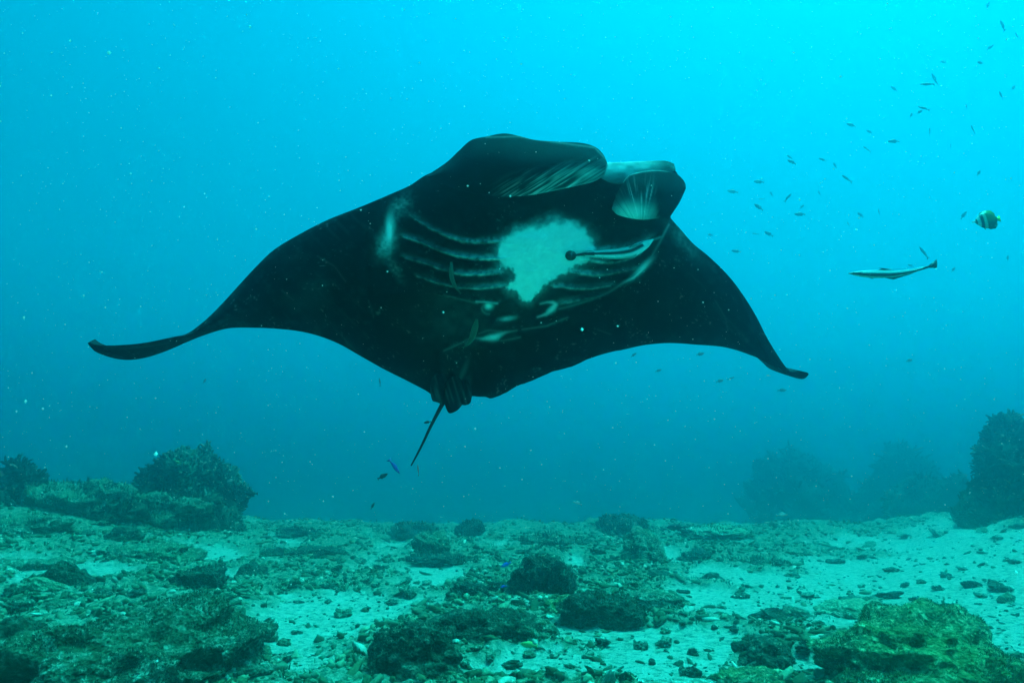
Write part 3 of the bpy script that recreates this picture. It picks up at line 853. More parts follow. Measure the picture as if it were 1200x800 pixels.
rock("rock", "low yellowish green mound in front of the crumbly rock", 886, 808, 96, 28, 'rock_green', 5, 0.8, 0.8, 0.1, turf=1400, turf_len=0.0083, tint=(0.2, 0.21, 0.07))
rock("rock", "smooth pale green slab behind the big green boulder", 1010, 726, 92, 24, 'rock_pale', 5, 0.8, 0.6, 0.1)
# middle of the reef flat
rock("reef_ledge", "long dark reef ledge running behind the wedge shaped rock", 566, 752, 150, 42, 'rock_dark', 5, 0.45, 1.0, 0.35, 0.1, 0, 0, 2600, 0.012, Bn)
rock("rock", "rounded turf covered rock at the end of the long ledge", 624, 750, 68, 28, 'rock', 5, 0.6, 0.8, 0.2, turf=900, turf_len=0.0110, tint=Bn)
rock("reef_ledge", "tallest dark overhanging rock amid the reef flat", 632, 700, 92, 54, 'rock_dark', 5, 0.6, 1.1, 0.25, 0.2, 0, 0, 2200, 0.016, Dk)
rock("rock", "turf covered mound below the overhanging dark rock", 706, 736, 106, 46, 'rock_dark', 5, 0.6, 1.0, 0.2, turf=2400, turf_len=0.0165, tint=Bn)
rock("rock", "smooth olive knob tucked between mound and overhanging rock", 664, 722, 52, 26, 'rock_green', 5, 0.7, 0.7, 0.1)
rock("rock", "flat crusty rock trailing away from the turf mound", 770, 716, 84, 26, 'rock', 5, 0.6, 1.1, 0.2)
rock("rock", "low knobbly rock in front of the overhanging rock", 550, 702, 56, 22, 'rock_dark', 5, 0.6, 1.1, 0.2)
rock("rock", "small ledge with a shadowed side left of the overhanging rock", 582, 696, 40, 16, 'rock_dark', 4, 0.6, 1.1, 0.2)
rock("boulder", "rounded pale topped boulder on the far reef flat", 505, 650, 48, 30, 'rock', 5, 0.8, 0.9, 0.15, turf=500, turf_len=0.0165, tint=Bn)
rock("rock", "flat dark rock with a sandy patch just before it", 370, 654, 70, 17, 'rock_dark', 5, 0.5, 1.7, 0.1, turf=400, turf_len=0.03, tint=Bn)
rock("rock", "long low dark ridge across the reef flat", 520, 664, 90, 12, 'rock_dark', 5, 0.4, 2.0, 0.0, turf=500, turf_len=0.04, tint=Bn)
rock("boulder", "craggy boulder with pale crust and dark hollow flank", 757, 660, 60, 44, 'rock', 5, 0.8, 1.2, 0.2, turf=900, turf_len=0.0193, tint=Bn)
rock("rock", "low loaf shaped dark rock next to the craggy boulder", 814, 658, 46, 18, 'rock_dark', 5, 0.6, 1.4, 0.1, turf=300, turf_len=0.03, tint=Bn)
rock("rock", "thin dark slab on sand below the craggy boulder", 772, 676, 30, 9, 'rock_dark', 4, 0.6, 0.9, 0.2)
rock("rock", "small dark lump on rubble right of the thin slab", 836, 680, 24, 10, 'rock_dark', 4, 0.7, 1.0, 0.2)
rock("rock", "low dark ridge on rubble right of the loaf shaped rock", 890, 662, 70, 10, 'rock', 5, 0.4, 2.0, 0.0, turf=400, turf_len=0.04, tint=Bn)
# left reef slope
rock("rock", "tilted dark slab leaning over a sandy hollow", 84, 690, 66, 36, 'rock_dark', 5, 0.45, 0.7, 0.35, -0.3, 30, 0, 700, 0.012, Bn)
rock("rock", "pale log shaped slab lying below the tilted dark slab", 66, 694, 56, 20, 'rock_pale', 5, 0.35, 0.6, 0.3, 0, 30)
rock("rock", "rough brown rock beyond the sandy hollow", 182, 658, 100, 24, 'rock', 5, 0.5, 1.1, 0.2, turf=900, turf_len=0.0165, tint=Bn)
rock("rock", "dark rounded stone at the head of the sand chute", 144, 636, 38, 20, 'rock_dark', 5, 0.7, 0.8, 0.15)
rock("rock", "dark two humped rock amid rubble with a blue fish near", 232, 692, 60, 32, 'rock_dark', 5, 0.7, 1.1, 0.15, turf=900, turf_len=0.0165, tint=Dk)
rock("rock", "knobbly dark stone beside the two humped rock", 296, 676, 34, 18, 'rock_dark', 4, 0.7, 1.1, 0.15)
rock("rock", "round dark stone on sand near the reef edge", 318, 654, 26, 14, 'rock_dark', 4, 0.8, 0.8, 0.1)
rock("rock", "low turf rock above the pale log shaped slab", 40, 668, 70, 16, 'rock', 4, 0.6, 0.9, 0.15)
rock("rock", "grey green mound at the foot of the left reef slope", 24, 626, 90, 26, 'rock', 5, 0.6, 0.9, 0.1, turf=800, turf_len=0.0275, tint=Bn)
# far reef
rock("reef_mound", "brown reef mound under the dark branching coral", 108, 604, 120, 48, 'rock', 5, 0.7, 1.7, 0.0, turf=1500, turf_len=0.0550, tint=Bn)
rock("reef_mound", "rubbly reef mound leaning against the great coral head", 182, 618, 110, 46, 'rock', 5, 0.7, 1.7, 0.0, turf=1500, turf_len=0.0550, tint=Bn)
rock("reef_mound", "dark shadowed reef block between mound and sand chute", 134, 616, 62, 38, 'rock_dark', 5, 0.7, 1.7, 0.0, turf=700, turf_len=0.0550, tint=Dk)
rock("reef_coral", "great dark branching coral head rising above the reef slope", 222, 622, 122, 108, 'rock_dark', 5, 0.8, 1.9, 0.05, fingers=6500, finger_len=0.085, tint=(0.045, 0.05, 0.03), cat="coral", sink=0.1)
rock("reef_coral", "tall round coral head at the edge of the sand bank", 1192, 606, 112, 124, 'rock_dark', 5, 0.8, 1.6, 0.05, fingers=6500, finger_len=0.08, tint=(0.05, 0.055, 0.035), cat="coral", sink=0.1)
rock("rock", "small dark rock on sand before the tall round coral head", 1200, 600, 34, 30, 'rock_dark', 5, 0.7, 1.0, 0.1, turf=300, turf_len=0.0330, tint=Dk)
rock("coral_bush", "spiky dark coral bush crowning the brown reef mound", 104, 566, 44, 40, 'rock_dark', 4, 0.8, 1.9, 0.0, fingers=1200, finger_len=0.12, tint=(0.03, 0.035, 0.025), cat="coral")
rock("coral_bush", "dark coral bush beside the spiky bush on the reef slope", 30, 592, 36, 42, 'rock_dark', 4, 0.8, 1.9, 0.0, fingers=900, finger_len=0.12, tint=(0.03, 0.035, 0.025), cat="coral")
rock("coral_bush", "broad dim coral bush on the crest of the reef slope", 4, 588, 40, 50, 'rock_dark', 4, 0.8, 1.9, 0.0, fingers=900, finger_len=0.12, tint=(0.03, 0.035, 0.025), cat="coral")
rock("coral_bush", "egg shaped dark coral clump at the reef edge", 551, 630, 36, 23, 'rock_dark', 4, 0.8, 0.8, 0.0, fingers=900, finger_len=0.06, tint=(0.04, 0.045, 0.03), cat="coral")
rock("coral_bush", "dim round coral bush behind the craggy boulder", 730, 627, 62, 28, 'rock_dark', 4, 0.8, 0.9, 0.0, fingers=1200, finger_len=0.08, tint=(0.04, 0.045, 0.03), cat="coral")
rock("reef_mound", "faint low mound behind the rounded pale topped boulder", 488, 632, 74, 22, 'rock_dark', 4, 0.7, 1.7, 0.0, turf=500, turf_len=0.0660, tint=Bn)
rock("reef_mound", "low pale mound behind the loaf shaped rock", 838, 634, 96, 22, 'rock_pale', 5, 0.7, 1.7, 0.0, turf=700, turf_len=0.0440, tint=(0.2, 0.2, 0.1))
rock("reef_mound", "wide low crest of rubble at the reef edge", 650, 640, 96, 18, 'rock', 4, 0.5, 1.7, 0.0, turf=800, turf_len=0.0550, tint=Bn)
rock("reef_mound", "hazy crest of rubble near the egg shaped coral clump", 350, 630, 80, 14, 'rock_dark', 4, 0.5, 1.7, 0.0, turf=400, turf_len=0.0550, tint=Bn)

def far_reef(label, px, py, wpx, hpx, depth, seed_f, flen):
    """dim reef far behind: it stands on the falling seabed, its foot below the crest"""
    global ROCKC
    ROCKC += 1
    p = at(px, py, depth); gz = ground_z(p.x, p.y)
    top = at(px, py - hpx, depth).z; w = wpx * depth / F
    c = (top - gz) / 2 + 0.3
    P, Fc = rock_shape(5, ROCKC, w / 2, w * 0.4, c, 1.9, 0.05)
    P[:, 2] += c - 0.6
    o = bpy.data.objects.new("reef_coral", None); COL.objects.link(o); o.location = (p.x, p.y, gz)
    obj("coral_base", mesh_from("coral_base", P, Fc, MAT['rock_dark']), o)
    Q, N = face_samples(P, Fc, seed_f, ROCKC, -0.3); V, f, col = branchlets(Q, N, flen, ROCKC, (0.04, 0.045, 0.03))
    tag(obj("branches", mesh_from("branches", V, f, MAT['turf'], cols=col), o), kind="stuff")
    tag(o, label, "coral")
far_reef("faint wide coral head far off in the blue haze", 936, 605, 124, 74, 33, 2500, 0.22)
far_reef("faint round coral head between the wide one and the sand bank", 1064, 600, 92, 66, 32, 2000, 0.22)
far_reef("faint flat coral shelf just beside the sand bank crest", 1108, 606, 90, 48, 22, 1500, 0.15)

# ------------------------------------------------------------------ loose stones and rubble
STONES = [(780,757,16,12),(750,760,12,13),(705,757,18,10),(812,768,9,8),(764,778,9,8),(800,790,10,12),(812,792,14,12),(850,796,16,16),(700,795,14,10),
 (470,688,24,9),(430,684,10,5),(460,708,14,7),(402,722,16,12),(498,686,12,6),(440,690,8,5),(428,715,9,5),(475,700,18,14),
 (300,752,10,9),(318,752,12,14),(332,756,12,8),(310,768,16,12),(290,740,8,6),(340,768,8,5),(348,742,10,5),(316,728,8,4),(330,777,26,10),
 (900,724,30,12),(935,722,24,10),(918,730,40,8),(950,742,16,9),(990,712,14,7),(1000,706,22,9),(970,714,12,7),(1020,706,26,9),(1040,700,22,8),(960,734,12,7),(905,742,12,5),(890,734,9,6),
 (1080,683,9,5),(1100,692,10,6),(1140,688,14,7),(1172,692,22,10),(1150,700,9,5),(1060,688,8,4),(1180,705,14,10),(1110,676,12,5),(1046,670,12,6),(1130,668,10,4),
 (930,676,12,6),(980,660,14,6),(1010,655,12,5),(868,700,14,6),(846,712,10,5),(820,724,12,6),(800,735,9,5),(780,742,10,6),(862,742,9,6),(838,738,8,5),
 (620,770,16,8),(600,782,20,9),(650,770,10,7),(575,775,14,8),(668,782,12,6),(545,780,10,7),(560,760,14,6),(690,770,12,6),
 (190,690,12,7),(265,706,14,7),(160,700,16,8),(280,700,10,6),(345,690,12,6),(380,690,10,5),(360,676,10,5),(395,670,14,6),(420,660,14,5),(445,668,12,5),(330,668,10,5),(350,706,9,4),(385,706,10,5),
 (120,700,14,8),(20,720,18,12),(60,716,18,9),(90,712,14,7),(14,700,18,9),(40,706,12,6),(120,652,16,6),(100,628,14,6),(88,626,10,5),(62,612,12,5),(116,616,18,6),
 (585,660,12,5),(610,650,16,6),(560,645,16,6),(690,668,12,5),(720,672,16,6),(700,650,16,6),(740,690,14,6),(800,695,12,5),(580,720,12,6),(525,715,14,7),(505,705,12,6),
 (1194,620,12,5),(1170,632,12,5),(1150,624,10,4),(1100,628,14,5),(1060,630,14,5),(1020,640,12,4),(960,640,16,5),(930,650,14,5),(1190,660,12,5),(1182,790,12,8),(1194,770,10,7),
 (940,768,14,8),(930,795,12,8),(948,700,16,6),(1075,705,10,5)]
def stones():
    protos = []
    for k in range(8):
        P, Fc = rock_shape(4, 300 + k, 1.0, 0.8, 0.8, 2.0, 0.2)
        protos.append([mesh_from("coral_stone", P, Fc, MAT[m]) for m in ('rock', 'rock_dark')])
    r = rng(8)
    for i, (px, py, w, h) in enumerate(STONES):
        p = ground_hit(px, py); d = math.hypot(p.x, p.y)
        o = obj("coral_stone", protos[i % 8][int(r.random() < 0.3)], None, (p.x, p.y, ground_z(p.x, p.y) + h * d / F * 0.22), (r.normal() * 0.2, r.normal() * 0.2, r.random() * 6.28))
        s = d / F
        o.scale = (w * s * 0.5, w * s * 0.45, h * s * 0.5)
        tag(o, "small dark lump of dead coral lying loose on the seabed", "stone", "loose coral stones on the seabed")
stones()

def rubble():
    r = rng(4)
    n = 80000
    rr = np.exp(r.uniform(math.log(2.0), math.log(17), n)); th = np.radians(np.where(r.random(n) < 0.75, r.uniform(-50, 50, n), r.normal(0, 60, n)))
    x = rr * np.sin(th); y = rr * np.cos(th)
    m = reef_mask(x, y); clump = sstep(-0.25, 0.45, fbm2(x * 2.4, y * 2.4, 3, 201))
    keep = r.random(n) < (0.24 + 0.76 * m) * (0.18 + 0.82 * clump)
    x, y, rr, m = x[keep], y[keep], rr[keep], m[keep]; n = len(x)
    size = np.exp(r.normal(math.log(0.0155), 0.52, n)) * (0.6 + 0.55 * m) * (0.55 + rr / 11.0)
    z = height(x, y) + size * 0.25
    size = np.minimum(size, 0.034)
    k = r.random(n)[:, None]
    base = np.where(k < 0.58, np.array([[0.07, 0.07, 0.032]]), np.where(k < 0.90, np.array([[0.18, 0.175, 0.10]]), np.array([[0.42, 0.40, 0.30]])))
    base = base * (0.6 + 0.8 * r.random((n, 1)))
    S = np.stack([size * (0.8 + 2.4 * r.random(n) ** 3), size * (0.7 + 0.4 * r.random(n)), size * (0.45 + 0.4 * r.random(n))], 1)
    a = r.uniform(0, 6.28, n); t = r.normal(0, 0.35, n)
    VV, FF, CC = [], [], []; off = 0
    near = (size / rr > 0.0054)
    for lvl, sel in ((2, near), (1, ~near)):
        V0, F0 = ico(lvl); nv = len(V0); m_ = int(sel.sum())
        if lvl == 2:
            D = 1 + 0.75 * noise3((V0[None] * 1.7 + r.uniform(0, 90, (m_, 1, 3))).reshape(-1, 3), 3).reshape(m_, nv) + 0.25 * r.normal(size=(m_, nv)) * 0.4
        else:
            D = 0.65 + 0.7 * r.random((m_, nv))
        P = V0[None] * D[..., None] * S[sel][:, None]
        ca, sa, ct, st = (f(q[sel])[:, None] for q, f in ((a, np.cos), (a, np.sin), (t, np.cos), (t, np.sin)))
        X, Y, Z = P[..., 0], P[..., 1], P[..., 2]
        X, Z = X * ct - Z * st, X * st + Z * ct
        X, Y = X * ca - Y * sa, X * sa + Y * ca
        VV.append(np.stack([X + x[sel][:, None], Y + y[sel][:, None], Z + z[sel][:, None]], -1).reshape(-1, 3))
        FF.append((F0[None] + (np.arange(m_) * nv)[:, None, None]).reshape(-1, 3) + off); off += m_ * nv
        CC.append(np.repeat(base[sel], nv, 0))
    me = mesh_from("coral_rubble", np.concatenate(VV), np.concatenate(FF), MAT['rubble'], cols=np.concatenate(CC), smooth=True)
    tag(obj("coral_rubble", me), "broken coral rubble strewn over the sand", "rubble", kind="stuff")
    # turf tufts on the rubble flats
    n = 80000
    rr = np.exp(r.uniform(math.log(2.2), math.log(18), n)); th = np.radians(np.where(r.random(n) < 0.75, r.uniform(-50, 50, n), r.normal(0, 60, n)))
    x = rr * np.sin(th); y = rr * np.cos(th); m = reef_mask(x, y)
    cl = sstep(-0.1, 0.4, fbm2(x * 3.1, y * 3.1, 3, 211))
    keep = r.random(n) < m * cl
    x, y, rr = x[keep], y[keep], rr[keep]
    P = np.stack([x, y, height(x, y)], 1); N = np.tile(np.array([[0, 0, 1.0]]), (len(x), 1))
    V, f, col = blades(P, N, 0.028 * (0.6 + rr / 10)[:, None], 0.004 * (0.6 + rr / 10)[:, None], 77, (0.11, 0.115, 0.05), up=0.2, spread=0.8)
    tag(obj("turf_algae", mesh_from("turf_algae", V, f, MAT['turf'], cols=col, smooth=False)), "short brown green turf algae on the rubble", "algae", kind="stuff")
rubble()
# ------------------------------------------------------------------ fish
def plate(pts, thick):
    """a thin fin from an outline in the x-z plane, thinner at its rim"""
    pts = np.array(pts, float); n = len(pts); c = pts.mean(0)
    V = [(p[0], 0, p[1]) for p in pts] + [(c[0], thick, c[1]), (c[0], -thick, c[1])]
    Fc = [[i, (i + 1) % n, n] for i in range(n)] + [[(i + 1) % n, i, n + 1] for i in range(n)]
    return np.array(V), np.array(Fc)

def loft(prof, wid, L, n=26, m=14, bend=None, zc=None):
    """fish body along x, nose at +L/2; prof / wid = half height / half width as fractions of L"""
    s = np.linspace(0, 1, n)
    hh = np.interp(s, np.linspace(0, 1, len(prof)), prof) * L; ww = np.interp(s, np.linspace(0, 1, len(wid)), wid) * L
    a = np.linspace(0, 2 * math.pi, m, endpoint=False)
    X = (0.5 - s) * L
    Z0 = np.zeros(n) if zc is None else np.interp(s, np.linspace(0, 1, len(zc)), zc) * L
    V = np.stack([X[:, None] + 0 * a, ww[:, None] * np.cos(a), Z0[:, None] + hh[:, None] * np.sin(a)], -1)
    if bend is not None:
        V[..., 2] += bend(s)[:, None] * L
    Fc = grid_faces(n, m, wrap=True)
    V = V.reshape(-1, 3); tri = np.concatenate([Fc[:, [0, 1, 2]], Fc[:, [0, 2, 3]]])
    S = np.repeat(s, m); A = np.tile(a, n)
    return V, tri, S, A

def make_fish(name, L, prof, wid, body_col, fin_col, fins, parts=True, eye=0.0, eye_at=(0.40, 0.02), bend=None):
    """returns a list of (part name, mesh)"""
    V, T, S, A = loft(prof, wid, L, bend=bend)
    c = body_col(S, A)
    out = [("body", V, T, c)]
    for nm, pts in fins:
        p, f = plate([(x * L, z * L) for x, z in pts], 0.006 * L)
        if bend is not None:
            p[:, 2] += bend(np.clip(0.5 - p[:, 0] / L, 0, 1.3)) * L
        cc = fin_col(nm) if callable(fin_col) else fin_col
        out.append((nm, p, f, np.tile(np.array([cc]), (len(p), 1))))
    if eye:
        W0 = np.interp(0.5 - eye_at[0], np.linspace(0, 1, len(wid)), wid) * L
        for sgn in (-1, 1):
            V0, F0 = ico(1)
            out.append(("eye", V0 * eye * L + np.array([eye_at[0] * L, sgn * W0 * 0.9, eye_at[1] * L]), F0, np.full((len(V0), 3), 0.01)))
    if not parts:
        off = 0; VV, FF, CC = [], [], []
        for nm, v, f, c in out:
            VV.append(v); FF.append(f + off); CC.append(c); off += len(v)
        return [(name, mesh_from(name, np.concatenate(VV), np.concatenate(FF), MAT['fish'], cols=np.concatenate(CC)))]
    return [(nm, mesh_from(nm, v, f, MAT['fish'], cols=c)) for nm, v, f, c in out]

CAM_R = Matrix.Rotation(math.radians(90) + PITCH, 3, 'X')              # camera axes: right, up, back
def heading(angle, away=0.0, roll=0.0):
    """fish nose direction in the picture (degrees, anticlockwise from right) and turned away by some degrees"""
    h = CAM_R @ Vector((math.cos(math.radians(angle)), math.sin(math.radians(angle)), 0))
    back = CAM_R @ Vector((0, 0, -1))
    x = (h * math.cos(math.radians(away)) + back * math.sin(math.radians(away))).normalized()
    up = Vector((0, 0, 1))
    y = up.cross(x)
    y = y.normalized() if y.length > 0.15 else back
    z = x.cross(y).normalized(); y = z.cross(x).normalized()
    Mx = Matrix((x, y, z)).transposed()
    return (Mx @ Matrix.Rotation(math.radians(roll), 3, 'X')).to_euler()

def place(name, meshes, pos, rot, label, cat, group=None, scale=1.0):
    if len(meshes) == 1:
        o = obj(name, meshes[0][1], None, pos, rot)
    else:
        o = bpy.data.objects.new(name, None); COL.objects.link(o); o.location = pos; o.rotation_euler = rot
        for nm, me in meshes: obj(nm, me, o)
    o.scale = (scale,) * 3
    return tag(o, label, cat, group)

TAILF = ("tail_fin", [(-0.43, 0.035), (-0.60, 0.16), (-0.55, 0.0), (-0.60, -0.16), (-0.43, -0.035)])
DORS = ("dorsal_fin", [(0.22, 0.12), (0.05, 0.24), (-0.20, 0.21), (-0.34, 0.07), (0.0, 0.10)])
ANAL = ("anal_fin", [(-0.02, -0.12), (-0.16, -0.22), (-0.34, -0.07), (-0.15, -0.08)])
PELV = ("pelvic_fin", [(0.18, -0.13), (0.06, -0.24), (0.08, -0.13)])
deep = ([0.012, 0.10, 0.155, 0.175, 0.17, 0.145, 0.10, 0.055, 0.034], [0.008, 0.05, 0.07, 0.075, 0.07, 0.055, 0.035, 0.018, 0.010])
slim = ([0.010, 0.06, 0.09, 0.105, 0.10, 0.085, 0.065, 0.04, 0.025], [0.008, 0.04, 0.055, 0.06, 0.055, 0.045, 0.03, 0.016, 0.008])
def flat_col(c, belly=None):
    def f(S, A):
        k = sstep(0.2, -0.7, np.sin(A))[:, None]
        return np.array([c]) * (1 - k) + np.array([belly or c]) * k
    return f
damsel = make_fish("school_fish", 1.0, *deep, flat_col((0.06, 0.07, 0.07), (0.14, 0.16, 0.15)), (0.06, 0.07, 0.07), [TAILF, DORS, ANAL, PELV], False)
slimf = make_fish("school_fish", 1.0, *slim, flat_col((0.06, 0.07, 0.07), (0.15, 0.17, 0.16)), (0.03, 0.035, 0.03), [TAILF, ("dorsal_fin", [(0.15, 0.08), (0.03, 0.15), (-0.25, 0.10), (-0.3, 0.05)])], False)
# (x, y, length, heading, faintness 0..1) read off the photograph
SCHOOL = [(1174.6,29.7,15,92,.35),(1191.7,42,8,130,.9),(1160.7,55.5,8,40,.75),(1148.4,73.5,9,180,.15),(1105.6,72.6,9,10,.7),(1086,98.8,15,180,.1),(1095.5,92.7,15,128,.5),
 (1047.4,104,9,145,.75),(1187.8,102.8,9,40,.65),(1173,111.5,10,128,.2),(1082,126.8,12,150,.2),(1078,131,9,35,.4),(1068,134.7,8,60,.6),(1132.7,124.6,7,80,.9),(1089.4,154,8,95,.5),(1140,151.3,10,110,.4),
 (1114,171.4,7,110,.9),(997,146.5,10,155,.5),(1018.5,154.4,7,140,.8),(1046.5,165.7,12,180,.4),(1015.5,174.5,10,150,.5),(927.6,189.8,10,148,.4),(925,183.7,7,140,.8),(963.4,187,8,155,.75),(978.3,193.7,7,120,.7),
 (991.9,209,14,150,.3),(1147,202.5,9,48,.45),(888.7,213,11,176,.5),(858,224.3,11,168,.8),(904,227.4,7,130,.85),(923.6,231.3,11,50,.35),(888.7,242.3,11,142,.35),(936.8,251,12,180,.45),
 (900.5,273.8,10,145,.6),(832,275,7,170,.9),(884.7,273.8,7,170,.9),(862.4,294.3,10,168,.75),(1008,251.5,8,130,.85),(1030,248,8,120,.8),(1129.6,252,9,60,.5),(1082.4,295.6,15,122,.35),
 (1181,302,6,80,.8),(1117.4,315.7,8,45,.85),(1067,311,7,150,.85),(960,226,6,120,.95),(892,233,6,170,.95),(940,242,6,45,.95),(994,262,6,140,.95),
 (821,414.6,10,10,.5),(844,446,9,15,.55),(857,443,8,20,.7),(772,434,7,20,.8),(743,415.5,7,35,.7),(917,457,9,5,.85),(1066,422,9,10,.5),(445,447,9,100,.5),(240,446,6,60,.8),(1158,6,7,70,.8),(720,640,6,100,.95)]
def school():
    r = rng(12)
    for i, (px, py, ln, an, fa) in enumerate(SCHOOL[:-1]):
        depth = min(7.0 + 9.0 * fa + r.uniform(-0.3, 0.3), 7.8 / max(ray(px, py).z, 0.05))
        L = ln * depth / F * 1.05
        which = damsel if (i % 5) else slimf
        place("school_fish", which, at(px, py, depth), heading(an, r.uniform(-25, 25)), "small dark fish drifting with the loose school in open water", "fish", "loose school of small fish in open water", L)
school()

# butterflyfish: deep disc with a pale bar behind the head and a yellow tail
def butter_col(S, A):
    c = np.tile(np.array([[0.10, 0.14, 0.015]]), (len(S), 1))
    z = np.sin(A)
    bar = lambda a, b: ((S > a) & (S < b))[:, None]
    c = np.where(bar(0.0, 0.13), np.array([[0.45, 0.50, 0.45]]), c)
    c = np.where(bar(0.13, 0.19), np.array([[0.01, 0.012, 0.01]]), c)
    c = np.where(bar(0.19, 0.30), np.array([[0.45, 0.55, 0.50]]), c)
    c = np.where(bar(0.30, 0.42), np.array([[0.012, 0.015, 0.012]]), c)
    c = np.where(bar(0.42, 0.54), np.array([[0.30, 0.42, 0.28]]), c)
    c = np.where(((S > 0.54) & (z < -0.35))[:, None], np.array([[0.03, 0.05, 0.012]]), c)
    return c
bprof = ([0.012, 0.035, 0.12, 0.21, 0.27, 0.29, 0.295, 0.28, 0.24, 0.16, 0.055], [0.006, 0.02, 0.045, 0.06, 0.065, 0.065, 0.06, 0.05, 0.04, 0.025, 0.012])
butter = make_fish("butterflyfish", 0.13, *bprof, butter_col,
    lambda nm: {"tail_fin": (0.42, 0.55, 0.02), "dorsal_fin": (0.10, 0.15, 0.02), "anal_fin": (0.04, 0.06, 0.015)}.get(nm, (0.2, 0.25, 0.05)),
    [("tail_fin", [(-0.46, 0.05), (-0.60, 0.12), (-0.62, 0.0), (-0.60, -0.12), (-0.46, -0.05)]),
     ("dorsal_fin", [(0.18, 0.20), (0.10, 0.30), (-0.10, 0.355), (-0.32, 0.34), (-0.44, 0.22), (-0.46, 0.06), (-0.2, 0.2)]),
     ("anal_fin", [(0.02, -0.24), (-0.12, -0.34), (-0.32, -0.33), (-0.44, -0.22), (-0.46, -0.06), (-0.2, -0.2)]),
     ("pelvic_fin", [(0.16, -0.18), (0.06, -0.36), (0.06, -0.22)])], True, 0.022, (0.34, 0.05))
place("butterflyfish", butter, at(1154, 258.5, 3.0), heading(188, -8), "deep bodied butterflyfish with dark bars and a bright yellow tail", "fish")

# remoras: long slender fish with a dark stripe between two white ones
def remora_col(S, A):
    z = np.sin(A); side = np.cos(A)
    c = np.tile(np.array([[0.10, 0.13, 0.13]]), (len(S), 1))
    c = np.where((z > 0.78)[:, None], np.array([[0.16, 0.20, 0.20]]), c)
    c = np.where(((z > 0.42) & (z <= 0.78) & (S > 0.12))[:, None], np.array([[0.80, 0.85, 0.82]]), c)
    c = np.where(((z > -0.52) & (z <= 0.42))[:, None], np.array([[0.018, 0.02, 0.022]]), c)
    c = np.where((z <= -0.52)[:, None], np.array([[0.38, 0.44, 0.42]]), c)
    c = np.where((S > 0.9)[:, None], np.array([[0.03, 0.035, 0.035]]), c)
    return c
rem = ([0.006, 0.026, 0.040, 0.046, 0.047, 0.044, 0.039, 0.033, 0.027, 0.021, 0.016, 0.013], [0.010, 0.034, 0.040, 0.040, 0.038, 0.034, 0.03, 0.026, 0.02, 0.015, 0.010, 0.006])
rem_fins = [("tail_fin", [(-0.47, 0.012), (-0.575, 0.055), (-0.585, 0.0), (-0.575, -0.05), (-0.47, -0.012)]),
            ("dorsal_fin", [(0.18, 0.036), (0.10, 0.062), (0.155, 0.075), (-0.05, 0.05), (-0.30, 0.03)]),
            ("anal_fin", [(0.08, -0.04), (-0.04, -0.068), (-0.30, -0.028), (-0.1, -0.03)]),
            ("pelvic_fin", [(0.30, -0.03), (0.20, -0.06), (0.22, -0.035)])]
remora = make_fish("remora", 0.36, *rem, remora_col, (0.05, 0.06, 0.06), rem_fins, True, 0.008, (0.455, 0.004), bend=lambda s: 0.09 * np.clip(s - 0.45, 0, 1) ** 2 * 2.2 - 0.02 * np.sin(s * math.pi))
place("remora", remora, at(1043, 319, 2.75), heading(182, -6, -14), "slender black striped remora swimming alone in open water", "fish")

